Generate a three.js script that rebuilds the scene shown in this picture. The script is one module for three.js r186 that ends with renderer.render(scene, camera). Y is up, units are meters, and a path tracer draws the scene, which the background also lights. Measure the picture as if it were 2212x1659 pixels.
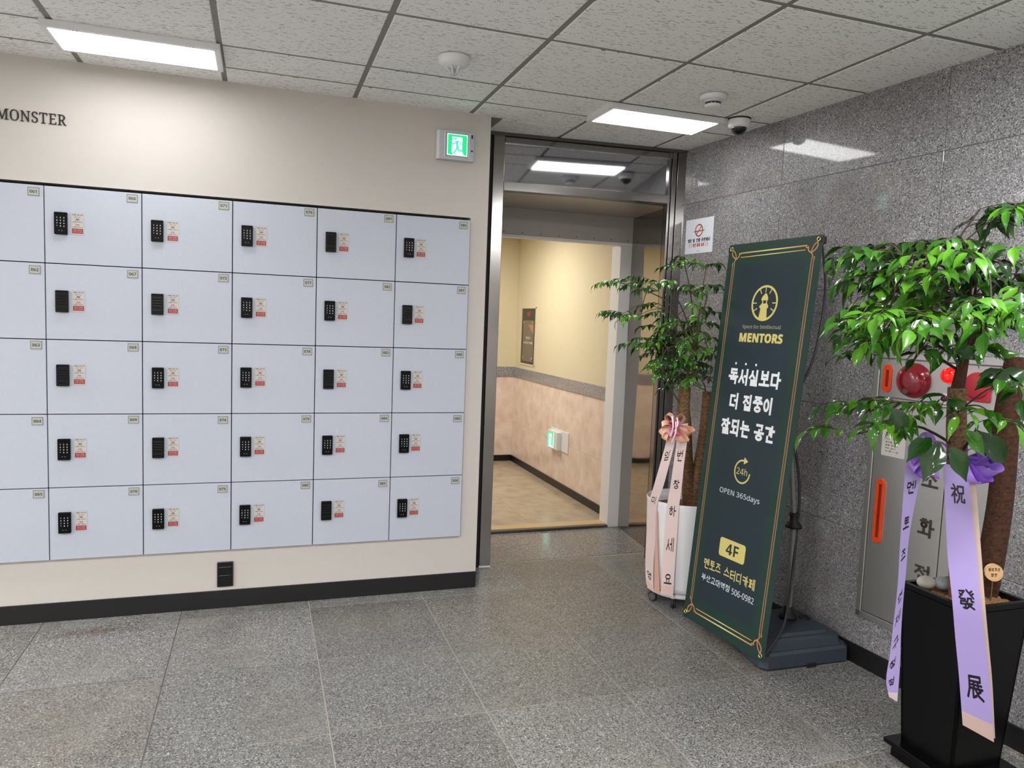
import * as THREE from 'three';
import { mergeGeometries, toCreasedNormals } from 'three/addons/utils/BufferGeometryUtils.js';
import { RoundedBoxGeometry } from 'three/addons/geometries/RoundedBoxGeometry.js';
import { TextGeometry } from 'three/addons/geometries/TextGeometry.js';
import { FontLoader } from 'three/addons/loaders/FontLoader.js';
import { RectAreaLightUniformsLib } from 'three/addons/lights/RectAreaLightUniformsLib.js';

// ---------------------------------------------------------------- camera, lights, exposure
RectAreaLightUniformsLib.init();
const scene = new THREE.Scene();
scene.background = new THREE.Color(0x000000);
const camera = new THREE.PerspectiveCamera(54.664, 2212 / 1659, 0.02, 60);
camera.rotation.order = 'YXZ';
camera.position.set(-1.1186, 1.4579, 3.7816);
camera.rotation.set(THREE.MathUtils.degToRad(-4.947), THREE.MathUtils.degToRad(-18.7975), THREE.MathUtils.degToRad(2.196));
const renderer = new THREE.WebGLRenderer({ antialias: true });
renderer.toneMapping = THREE.LinearToneMapping;
renderer.toneMappingExposure = 2.85;
renderer.shadowMap.enabled = true;

const H = 2.5;                                        // ceiling height
const LED = new THREE.Color(0.975, 0.985, 1.0), WARM = new THREE.Color(1.0, 0.965, 0.9);
const PANEL_POWER = 1.8, FILL_POWER = 30, CORRIDOR_POWER = 4.3;
// one panel every 2.345 m along the lobby, unseen ones added as fill: [x0, x1, z0, z1]; the first two are the ones in the photograph
const PANELS = [[-1.905, -1.28, 0.228, 0.518], [0.44, 1.065, 0.212, 0.502]];
for (const x of [-6.595, -4.25, -1.905, 0.44]) for (const z of [0.22, 2.6, 4.98]) if (z > 1 || x < -2) PANELS.push([x, x + 0.625, z, z + 0.29]);
function areaLight(name, x, y, z, w, d, color, power, aim) {
  const l = new THREE.RectAreaLight(color, power, w, d);
  l.name = name; l.position.set(x, y, z); l.lookAt(x + aim[0], y + aim[1], z + aim[2]);
  scene.add(l);
}
PANELS.forEach(([x0, x1, z0, z1], i) => areaLight('panel_lamp', (x0 + x1) / 2, 2.4685, (z0 + z1) / 2, x1 - x0 - 0.05, z1 - z0 - 0.04, LED, i < 2 ? PANEL_POWER : FILL_POWER, [0, -1, 0]));
areaLight('corridor_lamp', 0.2, 2.27, -2.2, 1.2, 0.6, WARM, CORRIDOR_POWER, [0, -1, 0]);
areaLight('exit_lamp', -0.184, 2.323, 0.062, 0.10, 0.10, new THREE.Color(0.25, 1, 0.62), 0.35, [0, 0, 1]);
areaLight('corridor_exit_lamp', 1.268, 0.445, -2.165, 0.10, 0.14, new THREE.Color(0.7, 1, 0.9), 0.3, [-1, 0, 0]);

// ---------------------------------------------------------------- helpers
let seed = 7;
function rnd() { seed = (seed + 0x6d2b79f5) | 0; let t = Math.imul(seed ^ (seed >>> 15), 1 | seed); t = (t + Math.imul(t ^ (t >>> 7), 61 | t)) ^ t; return ((t ^ (t >>> 14)) >>> 0) / 4294967296; }
const rr = (a, b) => a + (b - a) * rnd();
const V = (x, y, z) => new THREE.Vector3(x, y, z);
const lerp = (a, b, t) => a + (b - a) * t;
const counts = {};
function numbered(n) { const k = counts[n] = (counts[n] ?? -1) + 1; return k ? n + '_' + String(k).padStart(3, '0') : n; }
function clean(g) {                                     // one layout for every geometry: position, normal, uv, no index
  let q = g.index ? g.toNonIndexed() : g;
  for (const k of Object.keys(q.attributes)) if (!['position', 'normal', 'uv'].includes(k)) q.deleteAttribute(k);
  if (!q.attributes.normal) q.computeVertexNormals();
  if (!q.attributes.uv) q.setAttribute('uv', new THREE.BufferAttribute(new Float32Array(q.attributes.position.count * 2), 2));
  q.clearGroups();
  return q;
}
const merge = (list) => list.length === 1 ? clean(list[0]) : mergeGeometries(list.map(clean));
function boxUV(g, s = 1, ou = 0, ov = 0, swap = false) { // uv in metres / s, from the side a face looks to
  g = clean(g);
  const p = g.attributes.position, n = g.attributes.normal, u = g.attributes.uv;
  for (let i = 0; i < p.count; i++) {
    const ax = Math.abs(n.getX(i)), ay = Math.abs(n.getY(i)), az = Math.abs(n.getZ(i));
    let a, b;
    if (ay >= ax && ay >= az) { a = p.getX(i); b = p.getZ(i); } else if (ax >= az) { a = p.getZ(i); b = p.getY(i); } else { a = p.getX(i); b = p.getY(i); }
    if (swap) [a, b] = [b, a];
    u.setXY(i, a / s + ou, b / s + ov);
  }
  return g;
}
const box = (w, h, d, x = 0, y = 0, z = 0) => new THREE.BoxGeometry(w, h, d).translate(x, y, z);
const rbox = (w, h, d, r, x = 0, y = 0, z = 0, seg = 2) => new RoundedBoxGeometry(w, h, d, seg, r).translate(x, y, z);
const span = (x0, x1, y0, y1, z0, z1) => box(x1 - x0, y1 - y0, z1 - z0, (x0 + x1) / 2, (y0 + y1) / 2, (z0 + z1) / 2);
const rspan = (x0, x1, y0, y1, z0, z1, r = 0.002) => rbox(x1 - x0, y1 - y0, z1 - z0, r, (x0 + x1) / 2, (y0 + y1) / 2, (z0 + z1) / 2, 1);
const cyl = (r0, r1, h, n = 24, x = 0, y = 0, z = 0) => new THREE.CylinderGeometry(r0, r1, h, n).translate(x, y, z);
const lathe = (pts, n = 32) => new THREE.LatheGeometry(pts.map((p) => new THREE.Vector2(p[0], p[1])), n);
const tube = (pts, r, seg = 12, n = 6) => new THREE.TubeGeometry(new THREE.CatmullRomCurve3(pts), seg, r, n, false);
function taper(pts, radii, seg = 12, n = 8) {           // a tube whose radius changes along its way
  const c = new THREE.CatmullRomCurve3(pts), f = c.computeFrenetFrames(seg), pos = [], idx = [], uv = [];
  for (let i = 0; i <= seg; i++) {
    const t = i / seg, p = c.getPointAt(t), k = t * (radii.length - 1), a = Math.min(Math.floor(k), radii.length - 2), r = lerp(radii[a], radii[a + 1], k - a);
    for (let j = 0; j <= n; j++) {
      const th = j / n * Math.PI * 2, q = p.clone().addScaledVector(f.normals[i], Math.cos(th) * r).addScaledVector(f.binormals[i], Math.sin(th) * r);
      pos.push(q.x, q.y, q.z); uv.push(j / n, t * 4);
    }
  }
  for (let i = 0; i < seg; i++) for (let j = 0; j < n; j++) { const a = i * (n + 1) + j, b = a + n + 1; idx.push(a, a + 1, b, b, a + 1, b + 1); }
  const top = pos.length / 3;                           // closed end
  const e = c.getPointAt(1); pos.push(e.x, e.y, e.z); uv.push(0.5, 4);
  for (let j = 0; j < n; j++) idx.push(seg * (n + 1) + j, seg * (n + 1) + j + 1, top);
  const g = new THREE.BufferGeometry();
  g.setAttribute('position', new THREE.Float32BufferAttribute(pos, 3)); g.setAttribute('uv', new THREE.Float32BufferAttribute(uv, 2)); g.setIndex(idx);
  g.computeVertexNormals();
  return g;
}
function obj(name, geos, mat, parent = scene) {
  const m = new THREE.Mesh(merge(Array.isArray(geos) ? geos : [geos]), mat);
  m.name = parent === scene ? numbered(name) : name;
  m.castShadow = m.receiveShadow = true;
  parent.add(m);
  return m;
}
function part(name, geometry, mat, parent, x = 0, y = 0, z = 0) { // shares the geometry it is given
  const m = new THREE.Mesh(geometry, mat);
  m.name = name; m.position.set(x, y, z); m.castShadow = m.receiveShadow = true;
  parent.add(m);
  return m;
}
function thing(name, label, category, pos = [0, 0, 0], turn = 0, group) {
  const o = new THREE.Group(); o.name = numbered(name); scene.add(o);
  o.position.set(...pos); o.rotation.y = turn; o.userData = { label, category };
  if (group) o.userData.group = group;
  return o;
}
function tag(o, label, category, group) { o.userData = { label, category }; if (group) o.userData.group = group; return o; }
function struct(name) { const o = new THREE.Group(); o.name = name; o.userData = { kind: 'structure' }; scene.add(o); return o; }
function structMesh(name, geos, mat) { const m = obj(name, geos, mat); m.userData = { kind: 'structure' }; return m; }

// slab with a small bevel from a flat outline [[a, b], ...]; its face looks to +z
function slab(poly, depth, bevel = 0.0012) {
  const s = new THREE.Shape(poly.map((p) => new THREE.Vector2(p[0], p[1])));
  return new THREE.ExtrudeGeometry(s, { depth: depth - 2 * bevel, bevelEnabled: true, bevelThickness: bevel, bevelSize: bevel, bevelOffset: -bevel, bevelSegments: 1 }).translate(0, 0, bevel);
}
const rect = (a0, a1, b0, b1) => [[a0, b0], [a1, b0], [a1, b1], [a0, b1]];
function clip(poly, f) {                                // keeps the side where f <= 0
  const out = [];
  poly.forEach((p, i) => {
    const q = poly[(i + 1) % poly.length], a = f(p), b = f(q);
    if (a <= 0) out.push(p);
    if ((a < 0 && b > 0) || (a > 0 && b < 0)) { const t = a / (a - b); out.push([lerp(p[0], q[0], t), lerp(p[1], q[1], t)]); }
  });
  return out;
}
// a flat band between two edges [[ax,ay,az,bx,by,bz], ...], with a little thickness; uv u across, v along; the back takes one blank spot
function band(rows, thick = 0.0006, backUV = [0.02, 0.5], vEnd = 1) {
  const A = rows.map((r) => V(r[0], r[1], r[2])), B = rows.map((r) => V(r[3], r[4], r[5]));
  const ca = new THREE.CatmullRomCurve3(A), cb = new THREE.CatmullRomCurve3(B), n = (rows.length - 1) * 4, pos = [], uv = [], nor = [];
  const pa = [], pb = [];
  for (let i = 0; i <= n; i++) { pa.push(ca.getPoint(i / n)); pb.push(cb.getPoint(i / n)); }
  const fn = (i) => { const d = pa[Math.min(i + 1, n)].clone().sub(pa[Math.max(i - 1, 0)]).add(pb[Math.min(i + 1, n)]).sub(pb[Math.max(i - 1, 0)]); return pb[i].clone().sub(pa[i]).cross(d).normalize().negate(); };
  const N = pa.map((_, i) => fn(i));
  const tri = (P, T, Q) => { for (let k = 0; k < 3; k++) { pos.push(P[k].x, P[k].y, P[k].z); uv.push(...T[k]); nor.push(Q[k].x, Q[k].y, Q[k].z); } };
  const quad = (P, T, Q) => { tri([P[0], P[1], P[2]], [T[0], T[1], T[2]], [Q[0], Q[1], Q[2]]); tri([P[0], P[2], P[3]], [T[0], T[2], T[3]], [Q[0], Q[2], Q[3]]); };
  for (let i = 0; i < n; i++) {
    const v0 = 1 - i / n * vEnd, v1 = 1 - (i + 1) / n * vEnd, up = (p, k, s) => p[k].clone().addScaledVector(N[k], s * thick / 2);
    const a0 = up(pa, i, 1), b0 = up(pb, i, 1), a1 = up(pa, i + 1, 1), b1 = up(pb, i + 1, 1), c0 = up(pa, i, -1), d0 = up(pb, i, -1), c1 = up(pa, i + 1, -1), d1 = up(pb, i + 1, -1);
    const m0 = N[i].clone().negate(), m1 = N[i + 1].clone().negate(), w = pa[i].clone().sub(pb[i]).normalize(), e = w.clone().negate();
    quad([a0, a1, b1, b0], [[0, v0], [0, v1], [1, v1], [1, v0]], [N[i], N[i + 1], N[i + 1], N[i]]);
    quad([d0, d1, c1, c0], [backUV, backUV, backUV, backUV], [m0, m1, m1, m0]);
    quad([c0, c1, a1, a0], [backUV, backUV, backUV, backUV], [w, w, w, w]);
    quad([b0, b1, d1, d0], [backUV, backUV, backUV, backUV], [e, e, e, e]);
  }
  const g = new THREE.BufferGeometry();
  g.setAttribute('position', new THREE.Float32BufferAttribute(pos, 3)); g.setAttribute('normal', new THREE.Float32BufferAttribute(nor, 3)); g.setAttribute('uv', new THREE.Float32BufferAttribute(uv, 2));
  return g;
}

// ---------------------------------------------------------------- textures
function canvasTex(w, h, draw, srgb = true) {
  const c = document.createElement('canvas'); c.width = w; c.height = h;
  draw(c.getContext('2d'), w, h);
  const t = new THREE.CanvasTexture(c);
  t.wrapS = t.wrapT = THREE.RepeatWrapping; t.colorSpace = srgb ? THREE.SRGBColorSpace : THREE.NoColorSpace;
  return t;
}
const grey = (v, a = 1) => { v = Math.max(0, Math.min(255, Math.round(v))); return `rgba(${v},${v},${v},${a})`; };
function wrapBlob(c, w, h, x, y, r, sides, color) {     // an irregular grain, repeated over the borders
  const pts = []; const a0 = rnd() * 6.28, e = rr(0.55, 1), ea = rnd() * 3.14;
  for (let k = 0; k < sides; k++) { const a = a0 + k / sides * 6.283, q = r * rr(0.65, 1.2); let px = Math.cos(a) * q, py = Math.sin(a) * q * e; pts.push([px * Math.cos(ea) - py * Math.sin(ea), px * Math.sin(ea) + py * Math.cos(ea)]); }
  c.fillStyle = color;
  for (const dx of [-w, 0, w]) for (const dy of [-h, 0, h]) {
    if (x + dx < -r * 2 || x + dx > w + r * 2 || y + dy < -r * 2 || y + dy > h + r * 2) continue;
    c.beginPath(); pts.forEach((p, i) => i ? c.lineTo(x + dx + p[0], y + dy + p[1]) : c.moveTo(x + dx + p[0], y + dy + p[1])); c.closePath(); c.fill();
  }
}
function granite(mean, spread, tint, dark, grain, n = 1024) {
  return canvasTex(n, n, (c, w, h) => {
    const col = (v, a = 1) => `rgba(${Math.round(Math.max(0, Math.min(255, v * tint[0])))},${Math.round(Math.max(0, Math.min(255, v * tint[1])))},${Math.round(Math.max(0, Math.min(255, v * tint[2])))},${a})`;
    c.fillStyle = col(mean); c.fillRect(0, 0, w, h);
    const area = w * h;
    for (let i = 0; i < area / (grain * grain * 1.6); i++) wrapBlob(c, w, h, rnd() * w, rnd() * h, grain * rr(0.5, 1.15), 6, col(mean + spread * (rnd() + rnd() + rnd() - 1.5) * 1.1));
    for (let i = 0; i < area / (grain * grain * 5); i++) wrapBlob(c, w, h, rnd() * w, rnd() * h, grain * rr(0.3, 0.8), 6, col(mean + spread * rr(0.5, 1.2), 0.8));
    for (let i = 0; i < area / (grain * grain * 7); i++) wrapBlob(c, w, h, rnd() * w, rnd() * h, grain * rr(0.25, 0.7), 5, col(dark * rr(0.7, 1.4), 0.85));
    for (let i = 0; i < 90; i++) { const r = rr(60, 190), x = rr(r, w - r), y = rr(r, h - r), g = c.createRadialGradient(x, y, 0, x, y, r), k = rnd(); g.addColorStop(0, k < 0.4 ? 'rgba(40,38,36,0.07)' : k < 0.7 ? 'rgba(210,206,198,0.08)' : 'rgba(120,92,64,0.06)'); g.addColorStop(1, 'rgba(128,124,118,0)'); c.fillStyle = g; c.fillRect(x - r, y - r, 2 * r, 2 * r); }
  });
}
// soft clouds of tone, tiling: used to break up plain surfaces
function clouds(n, cells, lo, hi, tint = [1, 1, 1], octaves = 4) {
  const data = new Uint8Array(n * n * 4), grids = [];
  for (let o = 0; o < octaves; o++) { const k = cells << o; grids.push([k, Float32Array.from({ length: k * k }, () => rnd())]); }
  for (let y = 0; y < n; y++) for (let x = 0; x < n; x++) {
    let s = 0, wgt = 0, amp = 1;
    for (const [k, g] of grids) {
      const fx = x / n * k, fy = y / n * k, ix = Math.floor(fx), iy = Math.floor(fy), tx = fx - ix, ty = fy - iy, ux = tx * tx * (3 - 2 * tx), uy = ty * ty * (3 - 2 * ty), at = (a, b) => g[(b % k) * k + (a % k)];
      s += amp * lerp(lerp(at(ix, iy), at(ix + 1, iy), ux), lerp(at(ix, iy + 1), at(ix + 1, iy + 1), ux), uy); wgt += amp; amp *= 0.6;
    }
    const v = lerp(lo, hi, s / wgt), i = (y * n + x) * 4;
    data[i] = v * tint[0]; data[i + 1] = v * tint[1]; data[i + 2] = v * tint[2]; data[i + 3] = 255;
  }
  const t = new THREE.DataTexture(data, n, n);
  t.wrapS = t.wrapT = THREE.RepeatWrapping; t.magFilter = THREE.LinearFilter; t.needsUpdate = true;
  return t;
}
const srgbTex = (t) => { t.colorSpace = THREE.SRGBColorSpace; return t; };

// ---- writing drawn from strokes (the fonts at hand have no Hangul or Hanja)
const LEADS = 'ㄱㄲㄴㄷㄸㄹㅁㅂㅃㅅㅆㅇㅈㅉㅊㅋㅌㅍㅎ', VOWELS = 'ㅏㅐㅑㅒㅓㅔㅕㅖㅗㅘㅙㅚㅛㅜㅝㅞㅟㅠㅡㅢㅣ', TAILS = ' ㄱㄲㄳㄴㄵㄶㄷㄹㄺㄻㄼㄽㄾㄿㅀㅁㅂㅄㅅㅆㅇㅈㅊㅋㅌㅍㅎ';
const ring = (cx, cy, r, ry = r) => Array.from({ length: 17 }, (_, i) => [cx + r * Math.sin(i / 16 * 6.2832), cy - ry * Math.cos(i / 16 * 6.2832)]);
const JAMO = {
  'ㄱ': [[[0.08, 0.12], [0.9, 0.12], [0.86, 0.95]]], 'ㄴ': [[[0.12, 0.05], [0.12, 0.88], [0.95, 0.88]]], 'ㄷ': [[[0.92, 0.1], [0.12, 0.1], [0.12, 0.9], [0.95, 0.9]]],
  'ㄹ': [[[0.1, 0.08], [0.9, 0.08], [0.9, 0.48], [0.1, 0.48], [0.1, 0.92], [0.95, 0.92]]], 'ㅁ': [[[0.1, 0.1], [0.9, 0.1], [0.9, 0.9], [0.1, 0.9], [0.1, 0.1]]],
  'ㅂ': [[[0.1, 0.02], [0.1, 0.94], [0.9, 0.94], [0.9, 0.02]], [[0.1, 0.46], [0.9, 0.46]]], 'ㅅ': [[[0.5, 0.02], [0.48, 0.4], [0.04, 0.95]], [[0.48, 0.4], [0.97, 0.95]]],
  'ㅇ': [ring(0.5, 0.5, 0.42)], 'ㅈ': [[[0.08, 0.1], [0.92, 0.1]], [[0.5, 0.1], [0.48, 0.45], [0.04, 0.95]], [[0.48, 0.45], [0.97, 0.95]]],
  'ㅊ': [[[0.38, 0], [0.62, 0]], [[0.08, 0.24], [0.92, 0.24]], [[0.5, 0.24], [0.48, 0.52], [0.04, 0.97]], [[0.48, 0.52], [0.97, 0.97]]],
  'ㅋ': [[[0.08, 0.12], [0.9, 0.12], [0.86, 0.95]], [[0.1, 0.5], [0.88, 0.5]]], 'ㅌ': [[[0.92, 0.08], [0.12, 0.08], [0.12, 0.92], [0.95, 0.92]], [[0.12, 0.5], [0.9, 0.5]]],
  'ㅍ': [[[0.05, 0.1], [0.95, 0.1]], [[0.3, 0.1], [0.3, 0.9]], [[0.7, 0.1], [0.7, 0.9]], [[0.03, 0.9], [0.97, 0.9]]], 'ㅎ': [[[0.34, 0.02], [0.66, 0.02]], [[0.06, 0.24], [0.94, 0.24]], ring(0.5, 0.68, 0.3, 0.27)],
};
const TALL = { 'ㅏ': [0, 1], 'ㅑ': [0, 2], 'ㅓ': [1, 1], 'ㅕ': [1, 2], 'ㅣ': [0, 0], 'ㅐ': [2, 1], 'ㅔ': [3, 1], 'ㅖ': [3, 2] };
function tallStrokes(v) {
  const X = 0.55;
  switch (v) {
    case 'ㅏ': return [[[0.3, 0], [0.3, 1]], [[0.3, 0.45], [0.95, 0.45]]];
    case 'ㅑ': return [[[0.3, 0], [0.3, 1]], [[0.3, 0.33], [0.95, 0.33]], [[0.3, 0.6], [0.95, 0.6]]];
    case 'ㅓ': return [[[0.75, 0], [0.75, 1]], [[0.05, 0.45], [0.75, 0.45]]];
    case 'ㅕ': return [[[0.75, 0], [0.75, 1]], [[0.05, 0.33], [0.75, 0.33]], [[0.05, 0.6], [0.75, 0.6]]];
    case 'ㅐ': return [[[0.15, 0], [0.15, 0.97]], [[0.85, 0], [0.85, 1]], [[0.15, 0.45], [0.85, 0.45]]];
    case 'ㅔ': return [[[0.45, 0.02], [0.45, 0.97]], [[0.95, 0], [0.95, 1]], [[0, 0.45], [0.45, 0.45]]];
    case 'ㅖ': return [[[0.45, 0.02], [0.45, 0.97]], [[0.95, 0], [0.95, 1]], [[0, 0.33], [0.45, 0.33]], [[0, 0.6], [0.45, 0.6]]];
    default: return [[[X, 0], [X, 1]]];
  }
}
function flatStrokes(v) {
  switch (v) {
    case 'ㅗ': return [[[0.5, 0], [0.5, 0.75]], [[0, 0.75], [1, 0.75]]];
    case 'ㅛ': return [[[0.33, 0], [0.33, 0.75]], [[0.67, 0], [0.67, 0.75]], [[0, 0.75], [1, 0.75]]];
    case 'ㅜ': return [[[0, 0.2], [1, 0.2]], [[0.5, 0.2], [0.5, 1]]];
    case 'ㅠ': return [[[0, 0.2], [1, 0.2]], [[0.33, 0.2], [0.33, 1]], [[0.67, 0.2], [0.67, 1]]];
    default: return [[[0, 0.5], [1, 0.5]]];
  }
}
const MIXED = { 'ㅘ': ['ㅗ', 'ㅏ'], 'ㅙ': ['ㅗ', 'ㅐ'], 'ㅚ': ['ㅗ', 'ㅣ'], 'ㅝ': ['ㅜ', 'ㅓ'], 'ㅞ': ['ㅜ', 'ㅔ'], 'ㅟ': ['ㅜ', 'ㅣ'], 'ㅢ': ['ㅡ', 'ㅣ'] };
const HANJA = {
  '祝': [[[0.2, 0], [0.3, 0.12]], [[0.04, 0.24], [0.42, 0.22], [0.06, 0.64]], [[0.25, 0.42], [0.25, 1]], [[0.3, 0.5], [0.42, 0.6]], [[0.52, 0.08], [0.96, 0.06], [0.94, 0.44], [0.54, 0.46], [0.52, 0.08]], [[0.64, 0.46], [0.6, 0.76], [0.42, 1]], [[0.8, 0.46], [0.78, 0.92], [1, 0.96], [1, 0.78]]],
  '發': [[[0.08, 0.08], [0.4, 0.06], [0.06, 0.44]], [[0.1, 0.22], [0.24, 0.3]], [[0.55, 0], [0.98, 0.44]], [[0.9, 0.04], [0.72, 0.18]], [[0.98, 0.18], [0.82, 0.28]], [[0.12, 0.5], [0.42, 0.5], [0.42, 0.62], [0.14, 0.62], [0.12, 0.77], [0.44, 0.77], [0.4, 1], [0.28, 0.97]], [[0.6, 0.46], [0.58, 0.6], [0.5, 0.68]], [[0.6, 0.46], [0.82, 0.46], [0.82, 0.6], [0.96, 0.62]], [[0.52, 0.74], [0.86, 0.74], [0.48, 1]], [[0.56, 0.78], [0.97, 1]]],
  '展': [[[0.15, 0.05], [0.85, 0.03], [0.85, 0.24], [0.16, 0.25]], [[0.16, 0.05], [0.14, 0.6], [0, 1]], [[0.24, 0.42], [0.92, 0.4]], [[0.42, 0.3], [0.42, 0.58]], [[0.7, 0.3], [0.7, 0.58]], [[0.2, 0.58], [0.98, 0.57]], [[0.36, 0.58], [0.36, 0.96], [0.56, 0.86]], [[0.86, 0.66], [0.64, 0.76]], [[0.5, 0.6], [0.7, 0.84], [1, 0.98]]],
};
function glyph(ch) {                                    // strokes of one character in a unit square, y down
  if (HANJA[ch]) return HANJA[ch];
  const code = ch.charCodeAt(0) - 0xac00;
  if (code < 0 || code > 11171) return null;
  const lead = LEADS[Math.floor(code / 588)], vowel = VOWELS[Math.floor(code % 588 / 28)], tail = TAILS[code % 28].trim();
  const fit = (strokes, x0, x1, y0, y1) => strokes.map((s) => s.map(([x, y]) => [lerp(x0, x1, x), lerp(y0, y1, y)]));
  const bottom = tail ? 0.6 : 1, out = [];
  if (MIXED[vowel]) {
    const [f, t] = MIXED[vowel];
    out.push(...fit(JAMO[lead], 0.08, 0.6, 0, tail ? 0.3 : 0.48), ...fit(flatStrokes(f), 0, 0.68, tail ? 0.34 : 0.54, tail ? 0.58 : 0.95), ...fit(tallStrokes(t), 0.68, 1, 0, tail ? 0.62 : 1));
  } else if (TALL[vowel]) {
    const wide = 'ㅐㅔㅖ'.includes(vowel) ? 0.5 : 0.62;
    out.push(...fit(JAMO[lead], 0, wide - 0.04, 0.06, tail ? 0.52 : 0.9), ...fit(tallStrokes(vowel), wide, 1, 0, tail ? 0.58 : 1));
  } else out.push(...fit(JAMO[lead], 0.12, 0.88, 0, tail ? 0.3 : 0.5), ...fit(flatStrokes(vowel), 0, 1, tail ? 0.36 : 0.56, tail ? 0.58 : 1));
  if (tail) out.push(...fit(JAMO[tail], tail === 'ㄴ' ? 0.2 : 0.16, 0.9, 0.66, 1));
  return out;
}
function write(c, text, x, y, w, h, weight, color, gap = 0.12, cap = 'square') { // one line of stroke characters in a box
  const chars = [...text], adv = chars.map((ch) => ch === ' ' ? 0.4 : 1), total = adv.reduce((a, b) => a + b, 0) + gap * (chars.length - 1), unit = w / total;
  c.strokeStyle = color; c.lineWidth = weight; c.lineCap = cap; c.lineJoin = cap === 'round' ? 'round' : 'miter';
  let cx = x;
  chars.forEach((ch, i) => {
    if (ch === '!') { c.beginPath(); c.moveTo(cx + unit / 2, y); c.lineTo(cx + unit / 2, y + h * 0.6); c.moveTo(cx + unit / 2, y + h * 0.9); c.lineTo(cx + unit / 2, y + h); c.stroke(); }
    else if (ch !== ' ') {
      const g = glyph(ch), p = weight / 2;
      if (g) for (const s of g) { c.beginPath(); s.forEach(([a, b], k) => { const X = cx + p + a * (unit - 2 * p), Y = y + p + b * (h - 2 * p); k ? c.lineTo(X, Y) : c.moveTo(X, Y); }); c.stroke(); }
    }
    cx += (adv[i] + gap) * unit;
  });
}
function fitText(c, text, x, y, w, h, font, color) {    // font text scaled into a box: x, y is its lower left corner
  c.save(); c.font = font.replace('SIZE', '100px'); c.fillStyle = color; c.textBaseline = 'alphabetic'; c.textAlign = 'left';
  const m = c.measureText(text);
  c.translate(x, y); c.scale(w / m.width, h / 73); c.fillText(text, 0, 0); c.restore();
}
function strokeSolid(ch, w, h, t, depth) {              // one character as raised bars, centred, facing +z
  const out = [];
  for (const s of glyph(ch)) for (let i = 0; i + 1 < s.length; i++) {
    const [ax, ay] = [(s[i][0] - 0.5) * w, (0.5 - s[i][1]) * h], [bx, by] = [(s[i + 1][0] - 0.5) * w, (0.5 - s[i + 1][1]) * h], L = Math.hypot(bx - ax, by - ay);
    out.push(rbox(L + t, t, depth, Math.min(t, depth) * 0.35, 0, 0, 0, 1).rotateZ(Math.atan2(by - ay, bx - ax)).translate((ax + bx) / 2, (ay + by) / 2, depth / 2));
  }
  return out;
}

// ---------------------------------------------------------------- materials
const std = (o) => new THREE.MeshStandardMaterial(o), phys = (o) => new THREE.MeshPhysicalMaterial(o);
const T = {};
T.floor = granite(124, 66, [1.0, 0.99, 0.97], 40, 3.6);
T.wall = granite(141, 70, [1.0, 0.985, 1.0], 44, 3.8);
T.paper = srgbTex(clouds(512, 16, 251, 255));
T.fine = clouds(512, 64, 90, 165, [1, 1, 1], 3);
T.ceiling = canvasTex(1024, 1024, (c, w, h) => {
  c.fillStyle = '#f6f5f3'; c.fillRect(0, 0, w, h);
  for (let i = 0; i < 9000; i++) { c.fillStyle = grey(rr(222, 250), 0.5); c.fillRect(rnd() * w, rnd() * h, rr(2, 5), rr(2, 5)); }
  for (let i = 0; i < 900; i++) { const x = rnd() * w, y = rnd() * h, r = rr(1.2, 2.6); c.fillStyle = grey(rr(70, 150), 0.75); c.beginPath(); c.arc(x, y, r, 0, 7); c.fill(); }
  c.lineCap = 'round';
  for (let i = 0; i < 560; i++) {
    const x = rnd() * w, y = rnd() * h, L = rr(10, 34), a = rr(-0.3, 0.3), b = a + rr(-0.5, 0.5);
    c.strokeStyle = grey(rr(50, 115), 0.75); c.lineWidth = rr(2, 4.6); c.beginPath(); c.moveTo(x, y); c.lineTo(x + Math.cos(a) * L * 0.5, y + Math.sin(a) * L * 0.5); c.lineTo(x + Math.cos(a) * L * 0.5 + Math.cos(b) * L * 0.5, y + Math.sin(a) * L * 0.5 + Math.sin(b) * L * 0.5); c.stroke();
  }
});
T.ceilingBump = canvasTex(512, 512, (c, w, h) => { c.fillStyle = '#b0b0b0'; c.fillRect(0, 0, w, h); for (let i = 0; i < 9000; i++) { c.fillStyle = grey(rr(120, 230), 0.5); c.fillRect(rnd() * w, rnd() * h, rr(1, 4), rr(1, 3)); } }, false);
T.brush = canvasTex(512, 512, (c, w, h) => { c.fillStyle = '#808080'; c.fillRect(0, 0, w, h); for (let i = 0; i < 2600; i++) { c.fillStyle = grey(rr(96, 160), 0.5); c.fillRect(rnd() * w - 100, rnd() * h, rr(80, 400), 1); } }, false);
T.pink = canvasTex(1024, 1024, (c, w, h) => {
  c.fillStyle = '#efded2'; c.fillRect(0, 0, w, h);
  for (let i = 0; i < 500; i++) { const x = rnd() * w, y = rnd() * h, r = rr(20, 90), g = c.createRadialGradient(x, y, 0, x, y, r), k = rnd() < 0.5; g.addColorStop(0, k ? 'rgba(228,204,190,0.22)' : 'rgba(196,164,142,0.2)'); g.addColorStop(1, 'rgba(214,184,164,0)'); c.fillStyle = g; c.fillRect(x - r, y - r, 2 * r, 2 * r); }
  for (let i = 0; i < 60; i++) { let x = rnd() * w, y = rnd() * h, a = rr(-1.2, 1.4); c.strokeStyle = `rgba(${Math.round(rr(120, 165))},${Math.round(rr(88, 118))},${Math.round(rr(66, 90))},${rr(0.1, 0.4)})`; c.lineWidth = rr(0.6, 2.2); c.beginPath(); c.moveTo(x, y); for (let k = 0; k < rr(6, 20); k++) { a += rr(-0.7, 0.7); x += Math.cos(a) * 12; y += Math.sin(a) * 12; c.lineTo(x, y); } c.stroke(); }
});
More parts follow.
